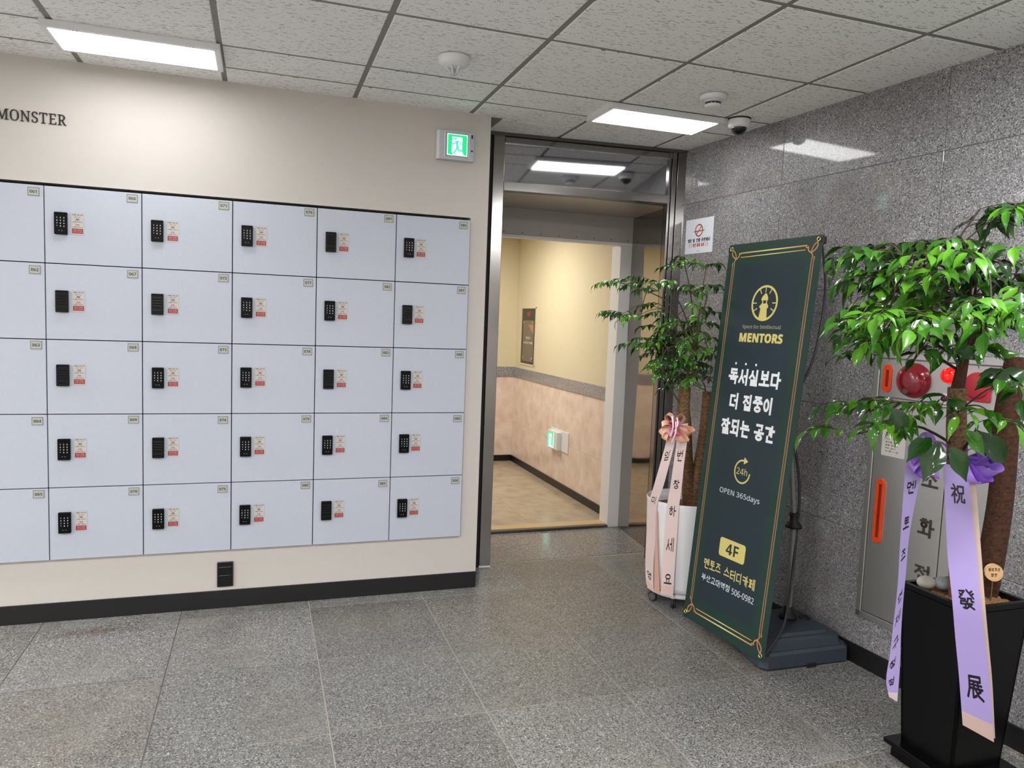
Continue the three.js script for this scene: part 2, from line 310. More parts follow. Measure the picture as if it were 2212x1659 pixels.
T.tan = canvasTex(1024, 1024, (c, w, h) => {
  c.fillStyle = '#b3a690'; c.fillRect(0, 0, w, h);
  for (let i = 0; i < 700; i++) { const x = rnd() * w, y = rnd() * h, r = rr(12, 90), g = c.createRadialGradient(x, y, 0, x, y, r), k = rnd() < 0.5; g.addColorStop(0, k ? 'rgba(190,174,150,0.28)' : 'rgba(138,120,98,0.26)'); g.addColorStop(1, 'rgba(168,150,126,0)'); c.fillStyle = g; c.fillRect(x - r, y - r, 2 * r, 2 * r); }
  for (let i = 0; i < 40; i++) { let x = rnd() * w, y = rnd() * h, a = rnd() * 6; c.strokeStyle = `rgba(96,78,58,${rr(0.1, 0.35)})`; c.lineWidth = rr(0.6, 2); c.beginPath(); c.moveTo(x, y); for (let k = 0; k < 16; k++) { a += rr(-0.6, 0.6); x += Math.cos(a) * 11; y += Math.sin(a) * 11; c.lineTo(x, y); } c.stroke(); }
});
T.bark = canvasTex(256, 512, (c, w, h) => {
  c.fillStyle = '#6f5236'; c.fillRect(0, 0, w, h);
  for (let i = 0; i < 1500; i++) { const k = rnd(); c.fillStyle = k < 0.5 ? `rgba(52,34,20,${rr(0.1, 0.5)})` : `rgba(150,118,82,${rr(0.1, 0.4)})`; c.fillRect(rnd() * w, rnd() * h, rr(2, 14), rr(3, 26)); }
});
T.soil = canvasTex(256, 256, (c, w, h) => {
  c.fillStyle = '#6e5233'; c.fillRect(0, 0, w, h);
  for (let i = 0; i < 1600; i++) wrapBlob(c, w, h, rnd() * w, rnd() * h, rr(2, 6), 6, `rgb(${Math.round(rr(70, 180))},${Math.round(rr(50, 130))},${Math.round(rr(28, 78))})`);
});
T.laminate = srgbTex(clouds(256, 32, 249, 255, [1, 1, 1], 3));

const M = {
  floor: T.floor && phys({ map: T.floor, roughness: 0.32, specularIntensity: 0.75, bumpMap: T.fine, bumpScale: 0.0004 }),
  grout: std({ color: '#aaa396', roughness: 0.9 }), groutWorn: std({ color: '#5a564f', roughness: 0.9 }), groutDark: std({ color: '#2c2a28', roughness: 0.9 }),
  stone: phys({ map: T.wall, roughness: 0.4, clearcoat: 0.85, clearcoatRoughness: 0.05, specularIntensity: 0.5 }),
  joint: std({ color: '#5f5d5a', roughness: 0.8 }),
  plaster: std({ color: '#cfc9c2', map: T.paper, roughness: 0.85, bumpMap: T.fine, bumpScale: 0.0002 }),
  lobby: std({ color: '#ebe8e2', roughness: 0.9 }),
  skirting: std({ color: '#161516', roughness: 0.42 }),
  ceiling: std({ map: T.ceiling, roughness: 0.95, bumpMap: T.ceilingBump, bumpScale: 0.0006 }),
  teebar: std({ color: '#86827b', roughness: 0.6 }),
  steel: std({ color: '#8f8b88', metalness: 1, roughness: 0.17, bumpMap: T.brush, bumpScale: 0.00004 }),
  steelDark: std({ color: '#77726f', metalness: 1, roughness: 0.3, bumpMap: T.brush, bumpScale: 0.00004 }),
  mirror: std({ color: '#b9bbc2', metalness: 1, roughness: 0.05 }),
  mirrorWarm: std({ color: '#a39d96', metalness: 1, roughness: 0.06 }),
  satin: std({ color: '#cbc9c6', metalness: 0.85, roughness: 0.36, bumpMap: T.brush, bumpScale: 0.00006 }),
  gap: std({ color: '#0d0c0c', roughness: 0.7 }),
  brown: std({ color: '#5d5753', roughness: 0.45, metalness: 0.5 }),
  soffit: std({ color: '#b4afa9', metalness: 0.35, roughness: 0.34 }),
  greyPaint: std({ color: '#b5b2ab', roughness: 0.5 }), palePaint: std({ color: '#f2f1ef', roughness: 0.55, map: T.paper }),
  rivet: std({ color: '#5f5b56', roughness: 0.5, metalness: 0.6 }),
  yellow: std({ color: '#dcd0b0', map: T.paper, roughness: 0.85 }),
  pink: phys({ map: T.pink, roughness: 0.22 }),
  tan: phys({ map: T.tan, roughness: 0.2 }),
  nosing: std({ color: '#c9b183', roughness: 0.4 }),
  black: std({ color: '#0e0d0d', roughness: 0.35 }),
  door: std({ color: '#c1c6d2', map: T.laminate, roughness: 0.5, bumpMap: T.fine, bumpScale: 0.00008 }),
  carcass: std({ color: '#0b0b0c', roughness: 0.8 }),
  keypad: phys({ color: '#040405', roughness: 0.4, specularIntensity: 0.3 }),
  film: phys({ color: '#040405', roughness: 0.35, specularIntensity: 0.5 }),
  digit: std({ color: '#e9edf2', roughness: 0.4 }),
  whitePlastic: phys({ color: '#e6e7e8', roughness: 0.38 }), greyPlastic: phys({ color: '#c4c7cb', roughness: 0.4 }),
  lamp: std({ color: '#ffffff', roughness: 0.6, emissive: '#ffffff', emissiveIntensity: 2.4 }),
  housing: std({ color: '#e4e4e6', roughness: 0.35 }),
  lettering: std({ color: '#1d1a19', roughness: 0.45 }),
  gloss: phys({ color: '#030304', roughness: 0.1, specularIntensity: 0.8 }),
  smoke: phys({ color: '#ffffff', roughness: 0.03, transmission: 1, thickness: 0 }),
  orange: phys({ color: '#e8470f', roughness: 0.35 }), orangeDark: std({ color: '#7c2006', roughness: 0.5 }),
  bell: phys({ color: '#8d0d22', roughness: 0.22, clearcoat: 0.6 }), redLens: phys({ color: '#c60a08', roughness: 0.12, emissive: '#ff1808', emissiveIntensity: 0.25, clearcoat: 1 }),
  redPaint: phys({ color: '#b72a3a', roughness: 0.35 }), bronze: std({ color: '#4c4038', roughness: 0.5, metalness: 0.2 }),
  potWhite: phys({ color: '#f3f3f5', roughness: 0.16, clearcoat: 0.7, clearcoatRoughness: 0.06 }), potBlack: phys({ color: '#040405', roughness: 0.3, specularIntensity: 0.5 }),
  rubber: std({ color: '#202123', roughness: 0.55 }), wheelGrey: std({ color: '#55575c', roughness: 0.45 }),
  bark: std({ map: T.bark, roughness: 0.85, bumpMap: T.bark, bumpScale: 0.002 }), barkDark: std({ color: '#9a7a5c', map: T.bark, roughness: 0.9, bumpMap: T.bark, bumpScale: 0.002 }), twig: std({ color: '#4a4a22', roughness: 0.7 }), twigDark: std({ color: '#33281a', roughness: 0.8 }),
  soil: std({ map: T.soil, roughness: 0.95, bumpMap: T.soil, bumpScale: 0.004 }),
  pebble: std({ color: '#b4b0a4', roughness: 0.7, map: T.paper }), pebbleGrey: std({ color: '#8d8f92', roughness: 0.7, map: T.paper }),
  plasticBase: phys({ color: '#3f4854', roughness: 0.5 }), pole: phys({ color: '#8b8a88', roughness: 0.4, metalness: 0.2 }), rod: phys({ color: '#3b3d40', roughness: 0.35 }),
  brass: std({ color: '#e6d27f', metalness: 1, roughness: 0.18 }),
  purpleSatin: phys({ color: '#8656c4', roughness: 0.26, sheen: 0.6, sheenColor: new THREE.Color('#c9a8f0'), sheenRoughness: 0.4 }), purplePale: phys({ color: '#ac86e2', roughness: 0.26 }),
  peach: phys({ color: '#ffc9ab', roughness: 0.26, clearcoat: 0.25, clearcoatRoughness: 0.2 }), rose: phys({ color: '#e25f7c', roughness: 0.3, clearcoat: 0.2 }), lilac: phys({ color: '#dc94b2', roughness: 0.3 }), stripe: phys({ color: '#fbe6ee', roughness: 0.3 }),
};
M.foldPeach = phys({ color: '#dba993', roughness: 0.4 });
T.leaf = canvasTex(128, 256, (c, w, h) => {             // midrib and side veins
  c.fillStyle = '#d6d6d0'; c.fillRect(0, 0, w, h); c.lineCap = 'round';
  for (let i = 1; i < 10; i++) for (const s of [-1, 1]) { c.strokeStyle = 'rgba(255,255,235,0.55)'; c.lineWidth = 2.2; c.beginPath(); c.moveTo(w / 2, h - i * 25); c.quadraticCurveTo(w / 2 + s * 30, h - i * 25 - 8, w / 2 + s * 60, h - i * 25 - 34); c.stroke(); }
  c.strokeStyle = '#ffffee'; c.lineWidth = 5; c.beginPath(); c.moveTo(w / 2, h); c.lineTo(w / 2, 0); c.stroke();
});
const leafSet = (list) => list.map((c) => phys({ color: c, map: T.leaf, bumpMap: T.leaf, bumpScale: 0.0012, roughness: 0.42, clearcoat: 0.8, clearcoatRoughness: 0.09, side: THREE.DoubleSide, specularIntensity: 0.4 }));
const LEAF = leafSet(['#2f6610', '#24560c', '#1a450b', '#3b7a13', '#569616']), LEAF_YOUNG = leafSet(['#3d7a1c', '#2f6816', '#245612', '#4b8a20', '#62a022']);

// ---------------------------------------------------------------- the setting
const WX = 1.291, WK = 0.0776, WTURN = Math.atan(WK) - Math.PI / 2;      // the stone wall leans out of square
const wallX = (z) => WX + WK * z;
const beyond = (m) => (p) => p[0] - wallX(p[1]) + m;                     // plan outlines are [x, z]

const FLOORS = ['#ffffff', '#f2f1ee', '#e8e6e4', '#f6f1ea'].map((c) => { const m = M.floor.clone(); m.color.set(c); return m; });
const floor = struct('floor');
{
  const xs = [-7.22, -6.65, -6.07, -5.5, -4.92, -4.35, -3.77, -3.2, -2.62, -2.044, -1.467, -0.878, -0.308, 0.262, 0.832, 1.405, 1.99], zs = [0.1, 0.675, 1.257, 1.862, 2.45, 3.03, 3.62, 4.2, 4.79, 5.37, 5.96, 6.5];
  const cells = [];
  for (let i = 0; i + 1 < xs.length; i++) for (let k = 0; k + 1 < zs.length; k++) cells.push([xs[i], xs[i + 1], zs[k], zs[k + 1]]);
  for (let i = 0; i + 1 < xs.length; i++) if (xs[i + 1] <= 0) cells.push([xs[i], xs[i + 1], 0.0, 0.1]);
  cells.push([-0.308, 0, 0, 0.1], [0.0, 0.262, -0.352, 0.1], [0.262, 0.832, -0.346, 0.1], [0.832, 1.405, -0.340, 0.1]);
  for (const [x0, x1, z0, z1] of cells) {
    const g = 0.0019, poly = clip(rect(x0 + g, x1 - g, z0 + g, z1 - g), beyond(0.002));
    if (poly.length < 3) continue;
    const s = slab(poly.map(([x, z]) => [x, -z]), 0.02, 0.0006).rotateX(-Math.PI / 2).translate(0, -0.02, 0);
    obj('tile', boxUV(s, 1.1, rnd(), rnd(), rnd() < 0.5), FLOORS[Math.floor(rnd() * 4)], floor);
  }
  const stainTex = canvasTex(512, 128, (c, w, h) => { c.fillStyle = '#000'; c.fillRect(0, 0, w, h); for (let i = 0; i < 900; i++) { const x = w * (0.5 + (rnd() + rnd() - 1) * 0.46), y = h * (0.5 + (rnd() + rnd() - 1) * 0.42), r = rr(2, 16), g = c.createRadialGradient(x, y, 0, x, y, r); g.addColorStop(0, 'rgba(255,255,255,0.055)'); g.addColorStop(1, 'rgba(255,255,255,0)'); c.fillStyle = g; c.fillRect(x - r, y - r, 2 * r, 2 * r); } }, false);
  obj('stain', new THREE.PlaneGeometry(0.52, 0.13).rotateX(-Math.PI / 2).translate(-1.79, 0.0004, 0.165), std({ color: '#6b4a24', roughness: 0.5, alphaMap: stainTex, transparent: true }), floor);
  for (const [bx0, bx1, m] of [[-7.3, -1.15, M.groutWorn], [-1.15, 2.1, M.grout]]) {
    const bed = clip(rect(bx0, bx1, -0.36, 6.6), beyond(-0.03));
    obj('grout', new THREE.ExtrudeGeometry(new THREE.Shape(bed.map((p) => new THREE.Vector2(p[0], -p[1]))), { depth: 0.1, bevelEnabled: false }).rotateX(-Math.PI / 2).translate(0, -0.1012, 0), m, floor);
  }
}
const ceiling = struct('ceiling');
{
  const x0 = -1.8713 - 0.5881 * 9, xs = Array.from({ length: 16 }, (_, i) => x0 + 0.5881 * i), zs = [0.2133, 0.4988, 1.0945, 1.69, 2.285, 2.88, 3.1655, 3.76, 4.355, 4.95, 5.2355, 5.83, 6.5];
  const cells = [];
  for (let i = 0; i + 1 < xs.length; i++) for (let k = 0; k + 1 < zs.length; k++) cells.push([xs[i], xs[i + 1], zs[k], zs[k + 1]]);
  for (let i = 0; i + 1 < xs.length; i++) {
    if (xs[i] < 0) cells.push([xs[i], xs[i + 1], -0.02, 0.2133]);
    if (xs[i + 1] > 0) cells.push([xs[i] < 0 ? 0.06 : xs[i], xs[i + 1], xs[i] < 0 ? -0.3 : -0.34, xs[i] < 0 ? -0.02 : 0.2133]);
  }
  for (const [a, b, c, d] of cells) {
    const g = 0.011, poly = clip(rect(a + g, b - g, c + (c < 0 ? 0 : g), d - g), beyond(-0.002));
    if (poly.length < 3) continue;
    const s = slab(poly, 0.016, 0.0025).rotateX(Math.PI / 2).translate(0, H + 0.016, 0);
    obj('tile', boxUV(s, 0.6, rnd(), rnd()), M.ceiling, ceiling);
  }
  const bars = clip(rect(-7.3, 2.1, -0.36, 6.6), beyond(-0.03));
  obj('grid_bar', new THREE.ExtrudeGeometry(new THREE.Shape(bars.map((p) => new THREE.Vector2(...p))), { depth: 0.12, bevelEnabled: false }).rotateX(Math.PI / 2).translate(0, H + 0.1225, 0), M.teebar, ceiling);
}
const LOCK = { x0: -2.397, x1: -0.0966, y0: 0.2924, y1: 1.9606, dx: 0.3834, dy: 0.33364, face: 0.02 };
structMesh('wall_back', [
  span(-7.3, 0, 1.9745, H + 0.02, -0.28, 0), span(-7.3, 0, 0, LOCK.y0 - 0.004, -0.28, 0), span(LOCK.x1 + 0.004, 0, LOCK.y0 - 0.004, 1.9745, -0.28, 0), span(-7.3, LOCK.x0 - 0.004, LOCK.y0 - 0.004, 1.9745, -0.28, 0), span(LOCK.x0 - 0.01, LOCK.x1 + 0.01, LOCK.y0 - 0.01, 1.98, -0.28, -0.262),
].map((g) => boxUV(g, 0.5)), M.plaster);
structMesh('baseboard_back', rspan(-7.3, 0.001, 0, 0.0884, -0.01, 0.006, 0.002), M.skirting);
const stone = struct('wall_right');
stone.position.set(WX, 0, 0); stone.rotation.y = WTURN;
{
  const ss = [-0.197, 0.618, 1.5, 2.382, 3.264, 4.146, 5.028, 5.91, 6.6], ys = [0.0, 0.59, 1.12, 1.65, 2.18, H + 0.02];
  for (let i = 0; i + 1 < ss.length; i++) for (let k = 0; k + 1 < ys.length; k++) {
    const w = ss[i + 1] - ss[i] - 0.003, h = ys[k + 1] - ys[k] - 0.003;
    obj('panel', boxUV(slab(rect(ss[i] + 0.0015, ss[i] + 0.0015 + w, ys[k] + 0.0015, ys[k] + 0.0015 + h), 0.025, 0.0008).translate(0, 0, -0.025), 0.9, rnd(), rnd(), rnd() < 0.5), M.stone, stone);
  }
  obj('joint', span(-0.197, 6.6, 0, H + 0.02, -0.12, -0.0012), M.joint, stone);
}
{ const b = struct('baseboard_right'); b.position.set(WX, 0, 0); b.rotation.y = WTURN; obj('board', rspan(-0.19, 6.6, 0, 0.0868, -0.02, 0.008, 0.002), M.skirting, b); }
structMesh('wall_left', span(-7.4, -7.2, 0, H + 0.1, -0.3, 6.7), M.lobby);
structMesh('wall_front', span(-7.4, 2.2, 0, H + 0.1, 6.5, 6.7), M.lobby);

// the steel door frame, a little out of square with the locker wall
const frame = struct('door_1');
frame.position.set(0.107, 0, -0.29); frame.rotation.y = -Math.atan(0.088);
{
  const F = (name, geos, m) => obj(name, geos, m, frame);
  F('post', boxUV(rspan(0, 0.064, 0.012, 2.484, -0.06, 0, 0.002), 0.4), M.steel);
  F('foot_cap', rspan(-0.003, 0.066, 0, 0.012, -0.058, 0.004, 0.003), M.whitePlastic);
  F('dark_gap', span(-0.06, 0.002, 0, 2.495, -0.06, -0.012), M.gap);
  F('top_rail', boxUV(rspan(-0.06, 1.182, 2.482, 2.499, -0.06, 0.006, 0.002), 0.4), M.brown);
  F('header', boxUV(rspan(0.066, 1.106, 2.446, 2.478, -0.06, -0.004, 0.002), 0.4), M.steel);
  F('header_gap', span(0.064, 1.12, 2.476, 2.484, -0.06, -0.012), M.gap);
  F('transom_panel', span(0.064, 1.1, 2.232, 2.448, -0.04, -0.02), M.mirror);
  F('transom_bar', boxUV(rspan(0.064, 1.08, 2.182, 2.232, -0.06, 0.002, 0.002), 0.4), M.steel);
  for (const [a, b, d] of [[1.066, 1.0785, 0], [1.0865, 1.114, -0.001]]) F('post', boxUV(rspan(a, b, 0.002, 2.482, -0.05, d, 0.001), 0.4), M.steel);
  F('post', boxUV(rspan(1.12, 1.181, 0.002, 2.482, -0.06, 0.001, 0.002), 0.4), M.steel);
  F('post_gap', span(1.068, 1.17, 0.002, 2.482, -0.06, -0.012), M.gap);
  F('edge_trim', span(1.178, 1.182, 0.6, 2.44, 0.0, 0.003), std({ color: '#d9dcc0', roughness: 0.5 }));
}
// the lined passage behind it and the painted opening at its far end
const passage = struct('trim_1');
{
  const P = (name, geos, m) => obj(name, geos, m, passage);
  P('threshold', boxUV(slab(rect(0.11, 1.36, 0.358, 0.925), 0.022, 0.001).rotateX(-Math.PI / 2).translate(0, -0.02, 0).translate(0, 0, 0), 1.1, 0.3, 0.7), phys({ map: T.floor, roughness: 0.16 }));
  P('bed', span(0.05, 1.5, -0.1, -0.02, -0.95, -0.34), M.groutDark);
  P('soffit', span(0.1, 1.4, 2.192, 2.22, -0.96, -0.352), M.soffit);
  // the right-hand lining: a polished sheet that bulges a little
  const nx = 20, ny = 60, pos = [], idx = [];
  for (let i = 0; i <= nx; i++) for (let k = 0; k <= ny; k++) {
    const z = lerp(-0.945, -0.24, i / nx), y = 2.2 * k / ny, q = (z + 0.62) / 0.36, bulge = -0.026 * (1 - q * q) * (y - 0.9) * Math.exp(-((y - 0.9) ** 2) / 0.5);
    pos.push(lerp(1.336, 1.262, i / nx) - bulge, y, z);
  }
  for (let i = 0; i < nx; i++) for (let k = 0; k < ny; k++) { const a = i * (ny + 1) + k, b = a + ny + 1; idx.push(a, b, a + 1, b, b + 1, a + 1); }
  const sheet = new THREE.BufferGeometry(); sheet.setAttribute('position', new THREE.Float32BufferAttribute(pos, 3)); sheet.setIndex(idx); sheet.computeVertexNormals();
  P('mirror_lining', sheet, std({ color: '#a39d96', metalness: 1, roughness: 0.06, side: THREE.DoubleSide }));
  P('lining_back', span(1.345, 1.42, -0.02, 2.25, -0.95, -0.26), M.gap);
  P('left_lining', span(0.06, 0.11, -0.02, 2.25, -0.95, -0.352), M.soffit);
  // painted frame of the far opening
  P('fascia', boxUV(rspan(0.1, 1.345, 2.02, 2.2, -1.0, -0.936, 0.002), 0.5), M.greyPaint);
  P('lower_fascia', boxUV(rspan(0.1, 1.345, 2.0, 2.019, -1.0, -0.934, 0.002), 0.5), M.palePaint);
  P('jamb', boxUV(rspan(1.248, 1.336, 0.0, 2.0, -1.07, -0.935, 0.002), 0.5), M.palePaint);
  P('jamb', boxUV(rspan(0.1, 0.19, 0.0, 2.0, -1.07, -0.935, 0.002), 0.5), M.palePaint);
  for (let i = 0; i < 9; i++) P('rivet', new THREE.SphereGeometry(0.004, 8, 6).scale(1, 1, 0.5).translate(0.26 + i * 0.13, 2.034, -0.936), M.rivet);
  P('sill', rspan(0.19, 1.25, -0.02, 0.019, -0.965, -0.93, 0.002), M.steelDark);
  P('nosing', rspan(0.19, 1.25, 0.0, 0.021, -1.06, -0.965, 0.002), M.nosing);
}
// corridor beyond
{
  const cf = struct('floor_corridor');
  for (let i = 0; i < 6; i++) for (let k = 0; k < 4; k++) {
    const x0 = 1.33 - 0.62 * (i + 1), z0 = -1.06 - 0.575 * (k + 1), s = slab(rect(x0 + 0.0006, x0 + 0.6194, -z0 - 0.5744, -z0 - 0.0006), 0.03, 0.0006).rotateX(-Math.PI / 2).translate(0, -0.01, 0);
    obj('tile', boxUV(s, 1, rnd(), rnd()), M.tan, cf);
  }
  obj('bed', span(-2.6, 1.45, -0.1, -0.01, -3.5, -1.0), M.grout, cf);
  const wr = struct('wall_corridor_right'), wb = struct('wall_corridor_back');
  obj('plaster', boxUV(span(1.33, 1.5, 0.93, 2.4, -3.5, -1.0), 0.5), M.yellow, wr);
  obj('core', span(1.345, 1.5, -0.1, 0.95, -3.5, -1.0), M.grout, wr);
  obj('granite_band', boxUV(rspan(1.318, 1.36, 0.884, 0.982, -3.34, -1.07, 0.002), 0.9), M.stone, wr);
  obj('plaster', boxUV(span(-2.6, 1.33, 0.93, 2.4, -3.5, -3.345), 0.5), M.yellow, wb);
  obj('core', span(-2.6, 1.33, -0.1, 0.95, -3.5, -3.36), M.grout, wb);
  obj('granite_band', boxUV(rspan(-2.4, 1.32, 0.884, 0.982, -3.38, -3.333, 0.002), 0.9), M.stone, wb);
  for (let i = 0; i < 4; i++) for (const [y0, y1] of [[0.02, 0.42], [0.42, 0.884]]) {
    const z1 = -1.07 - i * 0.57;
    obj('panel', boxUV(slab(rect(z1 - 0.5694, z1 - 0.0006, y0 + 0.0005, y1 - 0.0005), 0.02, 0.0005).rotateY(-Math.PI / 2).translate(1.348, 0, 0), 1, rnd(), rnd()), M.pink, wr);
  }
  for (let i = 0; i < 6; i++) for (const [y0, y1] of [[0.02, 0.42], [0.42, 0.884]]) {
    const x1 = 1.328 - i * 0.62;
    obj('panel', boxUV(slab(rect(x1 - 0.6194, x1 - 0.0006, y0 + 0.0005, y1 - 0.0005), 0.02, 0.0005).translate(0, 0, -3.363), 1, rnd(), rnd()), M.pink, wb);
  }
  structMesh('baseboard_corridor_right', rspan(1.315, 1.335, 0.015, 0.08, -3.335, -1.075, 0.002), M.black);
  structMesh('baseboard_corridor_back', rspan(-2.4, 1.318, 0.015, 0.08, -3.35, -3.33, 0.002), M.black);
  structMesh('ceiling_corridor', span(-2.6, 1.5, 2.3, 2.4, -3.5, -0.99), std({ color: '#d8d2c4', roughness: 0.9 }));
  structMesh('wall_corridor_left', span(-2.6, -2.4, -0.1, 2.4, -3.5, -0.95), M.yellow);
  structMesh('wall_corridor_front', [span(-2.6, 0.1, -0.1, 2.4, -1.06, -0.96), span(0.05, 1.36, 2.2, 2.4, -1.06, -0.96)], M.yellow);
  structMesh('wall_outer', [span(1.42, 1.6, -0.1, 2.65, -3.6, -0.2), span(-2.8, 1.6, 2.4, 2.65, -3.6, -0.36), span(-0.02, 0.06, -0.1, 2.65, -1.0, -0.283), span(-7.4, 0.0, -0.1, 2.65, -0.33, -0.285)], M.lobby);
}

// ---------------------------------------------------------------- ceiling fittings
PANELS.slice(0, 2).forEach(([x0, x1, z0, z1], i) => {
  const t = thing('ceiling_light', ['glowing rectangular ceiling panel light above the wall lettering and lockers', 'glowing rectangular ceiling panel light in front of the steel doorway'][i], 'ceiling light', [(x0 + x1) / 2, H, (z0 + z1) / 2]);
  const w = x1 - x0, d = z1 - z0, b = 0.024;
  obj('housing', [rspan(-w / 2, w / 2, -0.026, 0, -d / 2, -d / 2 + b, 0.002), rspan(-w / 2, w / 2, -0.026, 0, d / 2 - b, d / 2, 0.002), rspan(-w / 2, -w / 2 + b, -0.026, 0, -d / 2 + b, d / 2 - b, 0.0005), rspan(w / 2 - b, w / 2, -0.026, 0, -d / 2 + b, d / 2 - b, 0.0005), span(-w / 2 + 0.01, w / 2 - 0.01, -0.012, -0.001, -d / 2 + 0.01, d / 2 - 0.01)], M.housing, t);
  obj('diffuser', span(-w / 2 + b, w / 2 - b, -0.0275, -0.02, -d / 2 + b, d / 2 - b), M.lamp, t);
  for (const cx of [-0.52, 0.52]) obj('clip', [-0.012, 0, 0.012].map((k, j) => cyl(0.0022, 0.0022, 0.001, 8, cx * w * 0.62 + k, -0.0262, d / 2 - 0.010)), M.rivet, t);
});
PANELS.slice(2).forEach(([x0, x1, z0, z1]) => {         // unseen panels added as fill, far stronger than the two in view
  const w = x1 - x0, d = z1 - z0, o = struct(numbered('ceiling_fill_lamp'));
  o.position.set((x0 + x1) / 2, H, (z0 + z1) / 2);
  obj('housing', rspan(-w / 2, w / 2, -0.02, 0, -d / 2, d / 2, 0.002), M.housing, o);
  obj('diffuser', span(-w / 2 + 0.024, w / 2 - 0.024, -0.0262, -0.019, -d / 2 + 0.024, d / 2 - 0.024), M.lamp, o);
});
{ const o = struct('ceiling_corridor_lamp'); o.position.set(0.2, 2.3, -2.2); obj('housing', rspan(-0.63, 0.63, -0.02, 0, -0.33, 0.33, 0.003), M.housing, o); obj('diffuser', span(-0.6, 0.6, -0.026, -0.018, -0.3, 0.3), std({ color: '#fff', emissive: WARM, emissiveIntensity: 1.6 }), o); }
{
  const t = thing('heat_detector', 'round white heat detector with a caged tip, on a tile away from the lights', 'fire detector', [-0.392, H, 0.77]);
  obj('base', lathe([[0, 0], [0.064, 0], [0.066, -0.008], [0.064, -0.014]]), M.whitePlastic, t);
  obj('body', lathe([[0.0635, -0.012], [0.062, -0.024], [0.05, -0.038], [0.034, -0.042], [0.018, -0.046], [0, -0.047]]), M.whitePlastic, t);
  for (let k = 0; k < 6; k++) { const a = k / 6 * 6.283; obj('fin', taper([V(Math.cos(a) * 0.034, -0.04, Math.sin(a) * 0.034), V(Math.cos(a) * 0.02, -0.056, Math.sin(a) * 0.02), V(Math.cos(a) * 0.014, -0.07, Math.sin(a) * 0.014)], [0.004, 0.003, 0.0025], 6, 6), M.whitePlastic, t); }
  obj('tip', lathe([[0, -0.046], [0.006, -0.046], [0.006, -0.062], [0.016, -0.066], [0.015, -0.071], [0, -0.073]], 20), M.greyPlastic, t);
}
{
  const t = thing('smoke_detector', 'round white smoke detector with dark vent slots, beside the right ceiling light', 'smoke detector', [0.806, H, 0.79]);
  obj('base', lathe([[0, 0], [0.06, 0], [0.061, -0.008], [0.058, -0.02], [0.05, -0.026], [0, -0.028]]), M.whitePlastic, t);
  obj('chamber', lathe([[0.036, -0.026], [0.036, -0.033], [0, -0.034]]), M.whitePlastic, t);
  for (let k = 0; k < 12; k++) { const a = k / 12 * 6.283; obj('slot', rbox(0.013, 0.007, 0.003, 0.001, 0, -0.0375, 0.0325, 1).rotateY(a), M.gap, t); }
  obj('cap', lathe([[0, -0.033], [0.031, -0.033], [0.031, -0.042], [0.036, -0.042], [0.035, -0.05], [0.028, -0.056], [0, -0.058]]), M.whitePlastic, t);
}
{
  const t = thing('dome_camera', 'white dome security camera with a dark smoked bubble near the stone wall', 'security camera', [1.137, H, 0.52]);
  obj('gasket', cyl(0.056, 0.056, 0.005, 32, 0, -0.0025, 0), M.gap, t);
  obj('housing', lathe([[0, -0.004], [0.054, -0.004], [0.055, -0.012], [0.054, -0.035], [0.046, -0.044], [0.038, -0.046], [0, -0.046]]), M.whitePlastic, t);
  obj('bubble', lathe(Array.from({ length: 12 }, (_, i) => [0.039 * Math.cos(i / 11 * 1.5708), -0.044 - 0.036 * Math.sin(i / 11 * 1.5708)]).reverse()), phys({ color: '#9a9da6', roughness: 0.02, transmission: 1, thickness: 0, specularIntensity: 1 }), t);
  obj('lens_ball', new THREE.SphereGeometry(0.027, 20, 14).scale(1, 1, 1).translate(0.004, -0.05, 0), M.gloss, t);
}

// ---------------------------------------------------------------- the back wall: lettering, exit sign, socket, lockers
const serif = await new FontLoader().loadAsync('fonts/droid/droid_serif_regular.typeface.json');
{
  const t = thing('wall_lettering', 'dark serif capital letters MONSTER raised on the beige wall above the lockers', 'lettering', [-2.06, 2.248, 0]);
  let x = 0; const gs = [];
  for (const ch of 'MONSTER') {
    const g = new TextGeometry(ch, { font: serif, size: 0.0455, depth: 0.004, curveSegments: 5, bevelEnabled: false });
    g.computeBoundingBox(); const w = g.boundingBox.max.x - g.boundingBox.min.x;
    gs.push(g.translate(x - g.boundingBox.min.x, 0, 0)); x += w + 0.0062;
  }
  const k = 0.262 / (x - 0.0062);
  for (const g of gs) obj('letter', g.scale(k, 1, 1).translate(-0.13, -0.0233, 0), M.lettering, t);
}
const exitTex = canvasTex(512, 512, (c) => {
  c.fillStyle = '#d8fff0'; c.fillRect(0, 0, 512, 512); c.fillStyle = '#04c676'; c.fillRect(16, 16, 480, 480);
  c.fillStyle = '#e4fffb'; c.beginPath(); c.moveTo(120, 66); c.lineTo(378, 66); c.lineTo(378, 420); c.lineTo(440, 496); c.lineTo(160, 496); c.lineTo(112, 430); c.closePath(); c.fill();
  c.strokeStyle = c.fillStyle = '#1fcfa6'; c.lineCap = c.lineJoin = 'round';
  c.beginPath(); c.arc(206, 112, 26, 0, 7); c.fill();
  const L = (w, ...p) => { c.lineWidth = w; c.beginPath(); p.forEach(([x, y], i) => i ? c.lineTo(x, y) : c.moveTo(x, y)); c.stroke(); };
  L(50, [238, 184], [262, 290]); L(24, [222, 172], [170, 236], [118, 244]); L(22, [250, 166], [316, 178], [352, 252]); L(34, [252, 290], [226, 380], [172, 446]); L(34, [272, 290], [290, 384], [400, 396]); L(22, [392, 396], [404, 420]); L(20, [172, 446], [232, 486]);
});
function exitFace(g, k) { return std({ color: '#000000', roughness: 0.4, emissive: '#ffffff', emissiveMap: exitTex, emissiveIntensity: k }); }
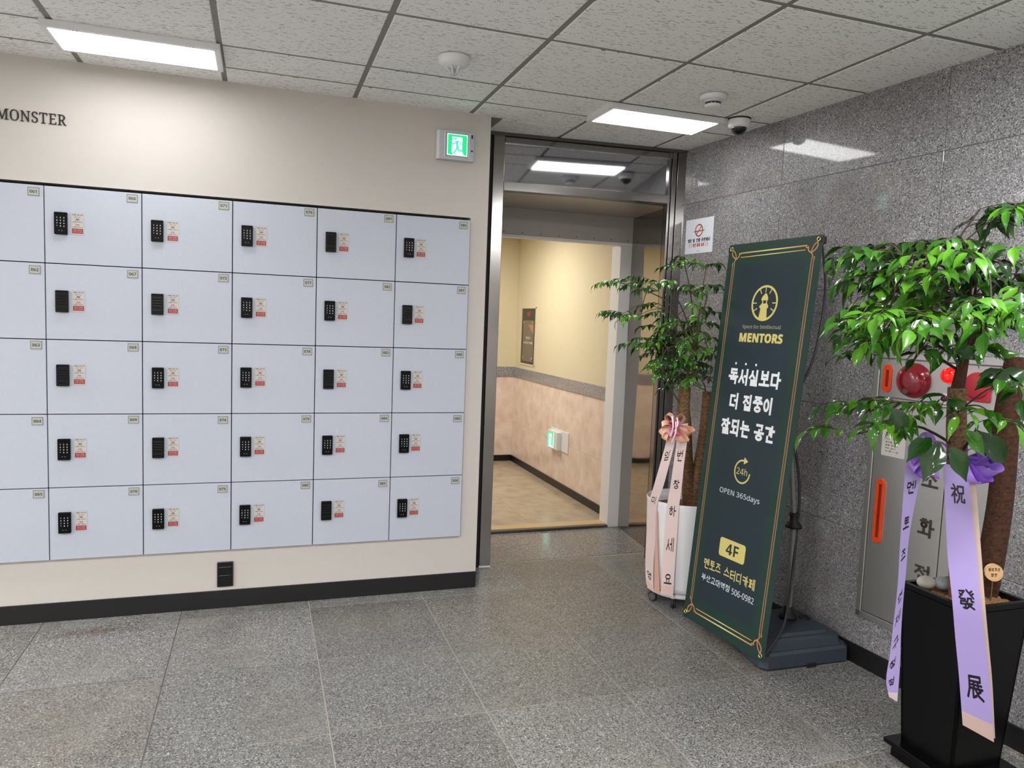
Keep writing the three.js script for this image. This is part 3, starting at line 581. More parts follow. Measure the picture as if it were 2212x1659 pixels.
function planeUV(g, x0, x1, y0, y1) {                    // front-facing print: uv 0..1 over a rectangle
  g = clean(g); const p = g.attributes.position, u = g.attributes.uv;
  for (let i = 0; i < p.count; i++) u.setXY(i, (p.getX(i) - x0) / (x1 - x0), (p.getY(i) - y0) / (y1 - y0));
  return g;
}
{
  const t = thing('exit_sign', 'grey boxed exit sign with a glowing green running figure, high on beige wall', 'exit sign', [-0.188, 2.323, 0]);
  const prof = [[-0.097, 0], [-0.097, 0.024], [-0.086, 0.036], [-0.03, 0.043], [0.03, 0.043], [0.086, 0.037], [0.096, 0.026], [0.096, 0]];
  obj('housing', new THREE.ExtrudeGeometry(new THREE.Shape(prof.map((p) => new THREE.Vector2(p[0], p[1]))), { depth: 0.136, bevelEnabled: true, bevelThickness: 0.004, bevelSize: 0.002, bevelOffset: -0.002, bevelSegments: 2 }).rotateX(Math.PI / 2).translate(0, 0.068, 0), M.greyPlastic, t);
  obj('side_cap', rspan(-0.099, -0.085, -0.072, 0.072, 0, 0.035, 0.005), M.whitePlastic, t);
  for (const x of [-0.062, 0.062]) obj('rib', rspan(x - 0.003, x + 0.003, -0.06, 0.062, 0.036, 0.047, 0.002), M.whitePlastic, t);
  obj('bezel', rspan(-0.056, 0.058, -0.056, 0.058, 0.038, 0.0475, 0.003), M.greyPlastic, t);
  obj('lit_face', planeUV(rspan(-0.0515, 0.0535, -0.0515, 0.0535, 0.046, 0.049, 0.001), -0.0515, 0.0535, -0.0515, 0.0535), exitFace(0, 0.55), t);
  obj('switch', rspan(0.076, 0.083, 0.042, 0.060, 0.036, 0.04, 0.001), M.gap, t);
  obj('test_button', cyl(0.0045, 0.0045, 0.004, 12).rotateX(Math.PI / 2).translate(0.08, -0.02, 0.039), M.gap, t);
}
{
  const t = thing('wall_socket', 'black covered power socket on the beige wall under the lockers', 'socket', [-1.272, 0.169, 0]);
  obj('plate', rspan(-0.037, 0.037, -0.062, 0.062, 0, 0.010, 0.003), M.gloss, t);
  for (const x of [-0.034, 0.034]) obj('side_rail', rspan(x - 0.003, x + 0.003, -0.06, 0.06, 0.006, 0.012, 0.002), M.rubber, t);
  for (const y of [0.02, -0.022]) obj('flap', rspan(-0.029, 0.029, y - 0.019, y + 0.019, 0.008, 0.0135, 0.003), M.gloss, t);
}
// lockers: door, keypad with keys, notice and number plate each
const plateTex = canvasTex(768, 640, (c, w, h) => {      // one print sheet for all number plates
  for (let i = 0; i < 30; i++) {
    const x = i % 6 * 128, y = Math.floor(i / 6) * 128 + 14;
    c.fillStyle = '#8f9189'; c.fillRect(x, y - 14, 128, 128); c.fillStyle = '#b5b7af'; c.fillRect(x + 15, y + 17, 98, 66);
    fitText(c, '0' + (61 + i), x + 24, y + 65, 80, 31, 'bold SIZE sans-serif', '#1c1c20');
  }
});
const noticeTex = canvasTex(256, 476, (c, w, h) => {
  c.fillStyle = '#c6c3be'; c.fillRect(0, 0, w, h); c.strokeStyle = '#a9a8a4'; c.lineWidth = 6; c.strokeRect(3, 3, w - 6, h - 6);
  write(c, '사물함 이용 안내', 24, 24, 208, 26, 4.5, '#3c3a38'); write(c, '비밀번호 설정', 60, 66, 136, 18, 2.6, '#b4584c'); write(c, '반드시 확인', 70, 90, 116, 18, 2.6, '#b4584c');
  c.fillStyle = '#26282a'; c.fillRect(98, 122, 62, 30); fitText(c, 'LOCK', 106, 145, 46, 16, 'bold SIZE sans-serif', '#c9ccca');
  write(c, '번호 입력 후', 70, 166, 116, 16, 2.6, '#4a4845'); write(c, '버튼을 누르세요', 28, 188, 200, 18, 3, '#4a4845');
  c.fillStyle = '#b8363a'; c.fillRect(98, 240, 62, 30); write(c, '열림', 108, 246, 42, 18, 2.6, '#edd');
  write(c, '번호 입력 후', 70, 282, 116, 16, 2.6, '#4a4845'); write(c, '버튼을 누르세요', 28, 304, 200, 18, 3, '#4a4845');
  c.fillStyle = '#86161c'; c.fillRect(20, 340, 216, 108); c.fillStyle = '#a43c3e'; c.fillRect(34, 350, 190, 88);
  write(c, '분실시 책임을', 44, 358, 168, 30, 3, '#dba9a6'); write(c, '지지 아니함', 44, 400, 168, 30, 3, '#dba9a6');
});
const keyTex = canvasTex(256, 512, (c, w, h) => {
  c.fillStyle = '#060608'; c.fillRect(0, 0, w, h);
  [...'123456789*0#'].forEach((d, i) => fitText(c, d, 40 + i % 3 * 78, 112 + Math.floor(i / 3) * 74, 24, 34, 'bold SIZE sans-serif', '#f2f5f8'));
  c.fillStyle = '#dfe4ea'; c.fillRect(84, 430, 22, 7); c.fillRect(148, 432, 24, 7);
});
const LM = { notice: std({ map: noticeTex, roughness: 0.5 }), plate: std({ map: plateTex, roughness: 0.45 }), keys: phys({ map: keyTex, roughness: 0.4, specularIntensity: 0.3 }) };
const G = {
  door: boxUV(rspan(0.002, LOCK.dx - 0.002, 0.002, LOCK.dy - 0.002, 0.002, LOCK.face, 0.0012), 0.3),
  carcass: merge([span(0.002, LOCK.dx - 0.002, 0.002, LOCK.dy - 0.002, -0.26, -0.25), span(0.002, 0.014, 0.002, LOCK.dy - 0.002, -0.255, -0.001), span(LOCK.dx - 0.014, LOCK.dx - 0.002, 0.002, LOCK.dy - 0.002, -0.255, -0.001), span(0.002, LOCK.dx - 0.002, 0.002, 0.014, -0.255, -0.001), span(0.002, LOCK.dx - 0.002, LOCK.dy - 0.014, LOCK.dy - 0.002, -0.255, -0.001)]),
  pad: clean(rspan(-0.0252, 0.0252, -0.0478, 0.0478, 0, 0.017, 0.003)),
  padTop: clean(rspan(-0.0235, 0.0235, 0.040, 0.0462, 0.015, 0.0185, 0.0012)),
  face: planeUV(rspan(-0.022, 0.022, -0.0445, 0.0385, 0.0162, 0.0176, 0.0006), -0.022, 0.022, -0.0445, 0.0395),
  keys: merge(Array.from({ length: 12 }, (_, i) => rspan(-0.0185 + i % 3 * 0.0132, -0.0081 + i % 3 * 0.0132, 0.0215 - Math.floor(i / 3) * 0.0122, 0.0312 - Math.floor(i / 3) * 0.0122, 0.0172, 0.0181, 0.0004))),
  bars: merge([0.026, 0.014, 0.002, -0.010, -0.031].map((y) => new THREE.CylinderGeometry(0.0046, 0.0046, 0.036, 10, 1, false).rotateZ(Math.PI / 2).scale(1, 1, 0.3).translate(0, y, 0.0174))),  // ridges shaped to give the glare lines of a film, not keys
  notice: planeUV(span(-0.0253, 0.0253, -0.0468, 0.0468, 0, 0.0008), -0.0253, 0.0253, -0.0468, 0.0468),
};
const GLARE = new Set([67, 72, 81, 87, 68, 83, 85, 74]), ROWS = ['top row', 'second row', 'third row', 'fourth row', 'bottom row'], COLS = ['sixth', 'fifth', 'fourth', 'third', 'second', 'first'];
for (let c = 0; c < 6; c++) for (let r = 0; r < 5; r++) {
  const n = 61 + c * 5 + r;
  const t = thing('locker', `white locker numbered 0${n} in the ${ROWS[r]}, ${COLS[c]} column from the door frame` + (c && GLARE.has(n) ? ', glare-lined keypad' : ''), 'locker', [LOCK.x0 + c * LOCK.dx, LOCK.y1 - (r + 1) * LOCK.dy, 0], 0, 'wall lockers in six columns');
  part('door', G.door, M.door, t); part('carcass', G.carcass, M.carcass, t);
  const jy = rr(-0.004, 0.004), k = new THREE.Group(); k.name = 'keypad'; k.position.set(0.0645 + rr(-0.001, 0.001), LOCK.dy - 0.161 + jy, LOCK.face); t.add(k);
  part('keypad_body', G.pad, GLARE.has(n) ? M.film : M.keypad, k); part('top_edge', G.padTop, M.keypad, k);
  if (GLARE.has(n)) part('glare_bars', G.bars, M.film, k); else { part('key_face', G.face, LM.keys, k); }
  part('notice', G.notice, LM.notice, t, 0.1275, LOCK.dy - 0.159 + jy, LOCK.face);
  const pg = clean(rspan(-0.0228, 0.0228, -0.0185, 0.0185, 0, 0.002, 0.0015)), u = pg.attributes.uv, p = pg.attributes.position, i = n - 61;
  for (let q = 0; q < p.count; q++) u.setXY(q, (i % 6 + 0.03 + 0.94 * (p.getX(q) + 0.0228) / 0.0456) / 6, 1 - (Math.floor(i / 6) * 128 + 20 + 86 * (1 - (p.getY(q) + 0.0185) / 0.037)) / 640);
  part('number_plate', pg, LM.plate, t, LOCK.dx - 0.0385, LOCK.dy - 0.0285 + rr(-0.003, 0.003), LOCK.face);
}

// ---------------------------------------------------------------- the far corridor: niche plaque and emergency light
{
  const t = thing('niche_plaque', 'dark floor plaque with a red 4F and white lettering, on the yellow corridor wall', 'sign', [1.33, 1.305, -2.98], -Math.PI / 2);
  const tex = canvasTex(384, 1024, (c, w, h) => {
    c.fillStyle = '#17120f'; c.fillRect(0, 0, w, h);
    fitText(c, '4F', 150, 150, 90, 92, 'bold SIZE sans-serif', '#c3262a');
    c.fillStyle = '#6d6152'; c.fillRect(48, 226, 288, 742); c.strokeStyle = '#8b7d68'; c.lineWidth = 5; c.strokeRect(48, 226, 288, 742);
    c.fillStyle = '#b07767'; c.beginPath(); c.moveTo(180, 300); c.lineTo(334, 290); c.lineTo(334, 470); c.closePath(); c.fill();
    write(c, '멘토즈', 126, 520, 130, 50, 7, '#cfc8c0'); write(c, '스터디카페', 66, 606, 250, 50, 7, '#cfc8c0');
  });
  obj('niche_frame', [rspan(-0.205, 0.205, -0.285, -0.268, -0.01, 0.006, 0.001), rspan(-0.205, 0.205, 0.266, 0.283, -0.01, 0.006, 0.001), rspan(-0.205, -0.19, -0.28, 0.28, -0.01, 0.006, 0.001), rspan(0.19, 0.205, -0.28, 0.28, -0.01, 0.006, 0.001)], M.yellow, t);
  obj('backboard', planeUV(span(-0.192, 0.192, -0.27, 0.268, -0.01, 0.002), -0.192, 0.192, -0.27, 0.268), phys({ map: tex, roughness: 0.12 }), t);
  for (const x of [-0.12, 0.12]) for (const y of [0.128, -0.215]) obj('stud', new THREE.SphereGeometry(0.011, 10, 8).scale(1, 1, 0.6).translate(x, y, 0.004), M.brass, t);
}
{
  const t = thing('emergency_light', 'small white emergency exit light low on the pink corridor wall', 'exit light', [1.328, 0.445, -2.07], -Math.PI / 2);
  obj('back_plate', rspan(-0.195, 0.195, -0.09, 0.085, 0, 0.008, 0.002), M.whitePlastic, t);
  obj('box', rspan(-0.17, 0.05, -0.085, 0.07, 0.006, 0.048, 0.006), M.whitePlastic, t);
  obj('lit_face', planeUV(rspan(-0.16, -0.03, -0.078, 0.055, 0.046, 0.051, 0.002), -0.16, -0.03, -0.078, 0.06), exitFace(0, 0.6), t);
}

// ---------------------------------------------------------------- right wall: notice and fire cabinet
function onWall(o, z, y) { o.position.set(wallX(z), y, z); o.rotation.y = WTURN; return o; }
{
  const tex = canvasTex(512, 400, (c, w, h) => {
    c.fillStyle = '#e9edf6'; c.fillRect(0, 0, w, h);
    c.strokeStyle = '#b8402f'; c.lineWidth = 15; c.beginPath(); c.arc(252, 136, 66, 0, 7); c.stroke(); c.lineWidth = 13; c.beginPath(); c.moveTo(300, 90); c.lineTo(204, 182); c.stroke();
    c.strokeStyle = '#8b5a48'; c.lineWidth = 12; c.beginPath(); c.moveTo(158, 146); c.lineTo(350, 142); c.stroke(); c.strokeStyle = '#b9c2d2'; c.lineWidth = 5; c.beginPath(); c.moveTo(352, 132); c.quadraticCurveTo(376, 112, 364, 84); c.stroke();
    write(c, '계단 및 건물 주변에서', 46, 226, 420, 46, 8, '#2c3040', 0.06); write(c, '!! 흡연 절대 금지 !!', 70, 282, 372, 44, 8, '#bb4c40', 0.06);
    write(c, '관리소', 236, 366, 46, 14, 2, '#8d93a2');
  });
  const t = onWall(thing('paper_notice', 'white paper no smoking notice on the stone wall beside the steel frame', 'notice'), -0.0235, 1.984);
  obj('sheet', planeUV(span(-0.128, 0.128, -0.0995, 0.0995, 0, 0.0016), -0.128, 0.128, -0.0995, 0.0995), std({ map: tex, roughness: 0.45 }), t);
}
{
  const t = onWall(thing('fire_cabinet', 'stainless steel fire hydrant cabinet with red bell, on the stone wall behind the big plant', 'fire cabinet'), 1.575, 0.81);
  const P = (name, geos, m, parent = t) => obj(name, geos, m, parent), x0 = -0.295, x1 = 0.295;
  P('frame', [rspan(x0, x1, 0.548, 0.578, 0, 0.032, 0.003), rspan(x0, x1, -0.578, -0.552, 0, 0.032, 0.003), rspan(x0, x0 + 0.026, -0.578, 0.578, 0, 0.032, 0.003), rspan(x1 - 0.026, x1, -0.578, 0.578, 0, 0.032, 0.003), span(x0 + 0.01, x1 - 0.01, -0.57, 0.57, 0, 0.012)].map((g) => boxUV(g, 0.4)), M.satin);
  P('upper_panel', boxUV(rspan(x0 + 0.028, x1 - 0.028, 0.385, 0.545, 0.004, 0.027, 0.002), 0.4), M.satin);
  P('rail', boxUV(rspan(x0 + 0.026, x1 - 0.026, 0.374, 0.383, 0.004, 0.032, 0.001), 0.4), M.satin);
  const dl = P('cabinet_door', boxUV(rspan(x0 + 0.028, 0.0625, -0.549, 0.372, 0.004, 0.027, 0.002), 0.4), M.satin), dr = P('cabinet_door', boxUV(rspan(0.0665, x1 - 0.028, -0.549, 0.372, 0.004, 0.027, 0.002), 0.4), M.satin);
  const pull = (parent, x, y0, y1) => {
    const hw = 0.021, ym = (y0 + y1) / 2, s = new THREE.Shape(), hole = new THREE.Path(), h = (y1 - y0) / 2;
    s.absarc(0, h - hw, hw, 0, Math.PI); s.absarc(0, -h + hw, hw, Math.PI, 2 * Math.PI); s.closePath();
    hole.moveTo(-0.008, -h + 0.024); hole.lineTo(-0.008, h - 0.024); hole.lineTo(0.008, h - 0.024); hole.lineTo(0.008, -h + 0.024); hole.closePath(); s.holes.push(hole);
    P('pull_handle', new THREE.ExtrudeGeometry(s, { depth: 0.006, bevelEnabled: true, bevelThickness: 0.002, bevelSize: 0.002, bevelOffset: -0.002, bevelSegments: 2, curveSegments: 10 }).translate(x, ym, 0.026), M.orange, parent);
    P('pull_recess', span(x - 0.009, x + 0.009, y0 + 0.02, y1 - 0.02, 0.022, 0.0285), M.orangeDark, parent);
  };
  pull(t, -0.229, 0.405, 0.522); pull(dl, -0.218, -0.238, 0.04);
  P('alarm_bell', lathe([[0, 0.05], [0.02, 0.05], [0.045, 0.045], [0.064, 0.03], [0.071, 0.008], [0.071, 0]], 40).rotateX(Math.PI / 2).translate(-0.101, 0.465, 0.026), M.bell);
  P('bell_boss', cyl(0.012, 0.013, 0.006, 16).rotateX(Math.PI / 2).translate(-0.105, 0.425, 0.07), M.rivet);
  P('lamp_collar', lathe([[0, 0], [0.044, 0], [0.042, 0.008], [0.034, 0.012]], 28).rotateX(Math.PI / 2).translate(0.064, 0.500, 0.026), M.whitePlastic);
  P('signal_lamp', lathe([[0.033, 0], [0.033, 0.016], [0.028, 0.034], [0.016, 0.045], [0, 0.048]].reverse(), 28).rotateX(Math.PI / 2).translate(0.064, 0.500, 0.034), M.redLens);
  P('indicator_ring', lathe([[0, 0], [0.024, 0], [0.022, 0.005], [0, 0.006]], 22).rotateX(Math.PI / 2).translate(0.036, 0.408, 0.026), M.whitePlastic);
  P('indicator', lathe([[0, 0.014], [0.009, 0.012], [0.013, 0.004], [0.013, 0]], 18).rotateX(Math.PI / 2).translate(0.036, 0.408, 0.03), phys({ color: '#4a1a22', roughness: 0.2 }));
  P('call_box', [lathe([[0, 0], [0.05, 0], [0.05, 0.014], [0.042, 0.022], [0, 0.024]], 28).rotateX(Math.PI / 2).translate(0.165, 0.470, 0.026), rspan(0.12, 0.212, 0.41, 0.47, 0.026, 0.04, 0.004)], M.redPaint);
  for (const [ch, y] of [['소', 0.082], ['화', -0.112], ['전', -0.298]]) P('lettering', strokeSolid(ch, 0.062, 0.066, 0.0095, 0.004).map((g) => g.translate(0.004, y, 0.0268)), M.bronze, dl);
  const paper = canvasTex(256, 256, (c, w, h) => { c.fillStyle = '#cfcac3'; c.fillRect(0, 0, w, h); for (let i = 0; i < 7; i++) write(c, ['소화전 사용법', '문을 연다', '호스를 편다', '밸브를 돌린다', '불을 향한다', '화재시 발신기', '누르시오'][i], 40, 44 + i * 27, 110 + (i * 37) % 60, 14, 2.2, '#4d4a48'); });
  P('instruction_card', planeUV(span(-0.232, -0.12, 0.14, 0.262, 0.027, 0.0278), -0.232, -0.12, 0.14, 0.262), std({ map: paper, roughness: 0.6 }), dl);
}

// measured outlines, in metres
const BANNER = [[1.097,1.869,0.565],[1.16,1.872,1.152],[0.897,0.061,1.283],[0.839,0.057,0.746]];
const PURPLE_WIDE = [[0.917,1.061,2.035,0.988,1.043,2.065],[0.904,0.922,2.067,0.982,0.918,2.095],[0.893,0.785,2.099,0.977,0.779,2.13],[0.889,0.665,2.13,0.97,0.658,2.16],[0.907,0.535,2.14,0.995,0.521,2.17],[0.925,0.433,2.146,1.016,0.414,2.177],[0.952,0.261,2.155,1.048,0.209,2.188]];
const PURPLE_BACK = [[0.977,1.051,2.048,1.015,1.028,2.067],[0.972,0.915,2.082,1.008,0.91,2.096],[0.965,0.779,2.116,0.999,0.77,2.13],[0.957,0.654,2.148,0.991,0.645,2.16],[0.981,0.517,2.156,1.015,0.507,2.168],[1.002,0.41,2.164,1.033,0.404,2.174],[1.032,0.224,2.174,1.058,0.217,2.183]];
const PURPLE_NARROW = [[0.821,1.046,1.982,0.876,1.056,2.0],[0.823,0.919,1.982,0.86,0.928,1.995],[0.825,0.783,1.983,0.85,0.807,1.992],[0.829,0.654,1.984,0.85,0.7,1.992],[0.826,0.538,1.983,0.85,0.601,1.991],[0.823,0.422,1.982,0.852,0.485,1.992],[0.818,0.336,1.981,0.857,0.369,1.994],[0.831,0.281,1.985,0.858,0.265,1.994]];
const PINK_NARROW = [[0.82,0.93,0.544,0.864,0.946,0.558],[0.829,0.853,0.506,0.866,0.874,0.536],[0.828,0.743,0.465,0.857,0.756,0.509],[0.824,0.624,0.423,0.846,0.637,0.482],[0.825,0.529,0.382,0.831,0.529,0.454],[0.826,0.364,0.374,0.832,0.363,0.456],[0.825,0.19,0.379,0.831,0.177,0.454],[0.824,0.092,0.402,0.834,0.069,0.465]];
const PINK_WIDE = [[0.863,0.965,0.558,0.91,0.976,0.574],[0.868,0.888,0.549,0.914,0.901,0.572],[0.865,0.768,0.536,0.907,0.773,0.567],[0.861,0.646,0.524,0.904,0.653,0.563],[0.856,0.542,0.511,0.898,0.545,0.558],[0.854,0.401,0.507,0.897,0.413,0.557],[0.853,0.23,0.505,0.895,0.244,0.556],[0.852,0.077,0.504,0.895,0.076,0.556]];
const FRONT = [[1.1,1.877,2.045],[0.942,1.838,2.166],[1.086,1.868,2.055],[1.141,1.848,1.953],[1.078,1.835,1.967],[1.281,1.894,1.881],[0.994,1.759,2.009],[0.9,1.721,2.042],[0.788,1.695,2.133],[0.832,1.75,2.059],[1.008,1.759,1.93],[0.972,1.769,1.871],[0.798,1.711,1.995],[0.959,1.751,1.8],[0.69,1.696,2.094],[0.88,1.756,1.864],[0.907,1.742,1.847],[1.004,1.769,1.775],[1.024,1.713,1.861],[0.976,1.659,1.98],[1.177,1.738,1.758],[0.813,1.681,2.159],[0.708,1.693,2.223],[0.876,1.658,2.1],[0.958,1.717,2.155],[1.251,1.716,1.991],[0.97,1.686,2.118],[0.725,1.684,1.917],[0.957,1.709,1.767],[0.869,1.67,1.83],[0.708,1.711,1.859],[0.575,1.698,2.008],[0.842,1.751,1.757],[0.705,1.709,1.805],[0.63,1.725,1.894],[0.752,1.703,1.77],[0.624,1.627,1.936],[0.781,1.617,1.787],[0.693,1.655,1.895],[0.952,1.667,1.783],[0.77,1.662,1.919],[0.868,1.665,1.911],[0.887,1.64,1.972],[0.745,1.63,2.066],[0.736,1.647,2.127],[1.118,1.64,1.893],[1.001,1.644,1.956],[1.292,1.666,1.723],[1.079,1.647,2.038],[1.167,1.644,1.919],[1.136,1.656,2.009],[0.904,1.604,2.242],[0.943,1.601,2.265],[1.117,1.635,2.124],[0.817,1.625,1.79],[0.979,1.603,1.7],[0.696,1.59,1.932],[0.628,1.539,1.937],[0.529,1.498,2.059],[0.806,1.548,1.783],[0.554,1.514,2.07],[0.672,1.478,1.96],[0.492,1.523,2.177],[0.573,1.5,2.13],[0.746,1.514,2.008],[0.731,1.53,2.028],[0.593,1.501,2.189],[0.581,1.473,2.213],[0.707,1.468,2.061],[0.696,1.515,2.171],[0.691,1.525,2.118],[0.724,1.533,2.092],[0.724,1.525,2.234],[0.81,1.549,2.171],[0.725,1.49,2.283],[0.842,1.539,2.221],[1.04,1.535,2.091],[0.651,1.557,2.325],[0.854,1.556,2.278],[1.112,1.529,2.112],[0.794,1.549,2.341],[0.672,1.5,1.846],[0.852,1.456,1.679],[0.579,1.475,1.978],[0.643,1.454,1.942],[0.588,1.436,2.037],[0.653,1.394,1.893],[0.618,1.456,2.039],[0.621,1.463,2.102],[0.74,1.446,2.028],[0.841,1.414,1.997],[0.916,1.459,1.982],[0.947,1.427,2.001],[0.78,1.576,2.042],[0.785,1.579,2.056],[0.76,1.599,2.075],[0.88,1.579,2.128],[0.864,1.546,2.205],[0.863,1.556,2.135],[0.768,1.577,1.932],[0.972,1.555,1.777],[0.794,1.607,1.962],[1.122,1.595,1.841],[1.065,1.607,1.89],[0.982,1.572,1.967],[1.079,1.503,2.091],[1.16,1.536,1.997],[0.947,1.478,2.099],[1.128,1.498,1.977],[0.86,1.433,2.174],[0.882,1.368,2.235],[0.973,1.314,2.213],[0.787,1.25,2.044],[0.707,1.247,2.017],[0.724,1.25,1.917],[0.664,1.232,1.844],[0.598,1.151,1.874],[0.658,1.244,1.947],[0.645,1.19,2.048],[0.75,1.201,2.032],[0.774,1.276,2.145],[0.805,1.252,2.209],[0.882,1.229,2.235]];
const BIG = [[0.719,1.165,2.158,0.639,1.105,2.152],[0.725,1.156,2.182,0.674,1.046,2.185],[0.734,1.146,2.206,0.781,1.053,2.243],[0.788,1.192,2.203,0.842,1.124,2.242],[0.882,1.368,2.235,0.793,1.32,2.226],[0.885,1.372,2.289,0.796,1.326,2.279],[0.758,1.421,2.172,0.817,1.398,2.213],[0.651,1.242,2.072,0.69,1.15,2.106],[0.638,1.197,2.046,0.612,1.151,2.059],[0.62,1.246,1.987,0.601,1.205,2.002],[0.854,1.406,2.225,0.901,1.423,2.263],[0.718,1.172,2.073,0.654,1.208,2.073],[1.002,1.086,2.17,0.909,1.184,2.16]];
const BACK = [[0.513,1.665,0.371],[0.636,1.687,0.27],[0.657,1.662,0.358],[0.741,1.709,0.278],[0.788,1.648,0.284],[0.728,1.671,0.524],[0.763,1.677,0.56],[0.988,1.818,0.254],[0.903,1.792,0.493],[0.945,1.776,0.52],[1.233,1.803,0.264],[0.873,1.774,0.385],[1.047,1.679,0.274],[1.007,1.637,0.428],[0.962,1.661,0.337],[0.963,1.654,0.565],[1.126,1.679,0.395],[0.849,1.569,0.192],[0.821,1.527,0.343],[0.638,1.525,0.179],[0.676,1.509,0.225],[0.586,1.501,0.476],[0.848,1.456,0.243],[0.882,1.494,0.332],[0.85,1.472,0.456],[0.886,1.573,0.594],[1.157,1.564,0.298],[1.104,1.538,0.463],[0.892,1.423,0.276],[0.984,1.437,0.233],[1.003,1.427,0.316],[1.108,1.453,0.256],[0.729,1.392,0.371],[0.755,1.356,0.191],[0.79,1.37,0.369],[0.956,1.356,0.197],[1.023,1.36,0.246],[0.891,1.398,0.565],[0.962,1.433,0.571],[1.037,1.402,0.559],[0.895,1.304,0.163],[0.836,1.292,0.389],[0.935,1.279,0.334],[0.913,1.299,0.478],[1.044,1.31,0.426],[1.067,1.325,0.491],[0.832,1.219,0.427],[0.941,1.192,0.355],[1.007,1.206,0.378],[1.14,1.218,0.275],[1.144,1.196,0.379],[1.012,1.126,0.22],[0.972,1.364,0.239],[0.934,1.329,0.164],[0.939,1.396,0.314],[0.905,1.341,0.539],[1.105,1.254,0.283],[0.976,1.307,0.191],[1.035,1.256,0.238],[1.089,1.269,0.413],[1.045,1.488,0.331],[0.96,1.51,0.535],[0.931,1.375,0.237],[1.111,1.48,0.418],[0.928,1.26,0.49],[0.723,1.27,0.523],[0.967,1.231,0.239],[1.069,1.206,0.21],[0.921,1.21,0.579],[1.137,1.227,0.322],[0.896,1.295,0.421],[0.91,1.292,0.546],[0.801,1.254,0.443],[0.833,1.354,0.233],[0.95,1.405,0.224],[0.849,1.375,0.575],[1.056,1.36,0.381],[0.954,1.352,0.611],[0.985,1.164,0.308],[0.959,1.179,0.479],[1.014,1.317,0.242],[0.929,1.397,0.167],[0.878,1.408,0.371]];

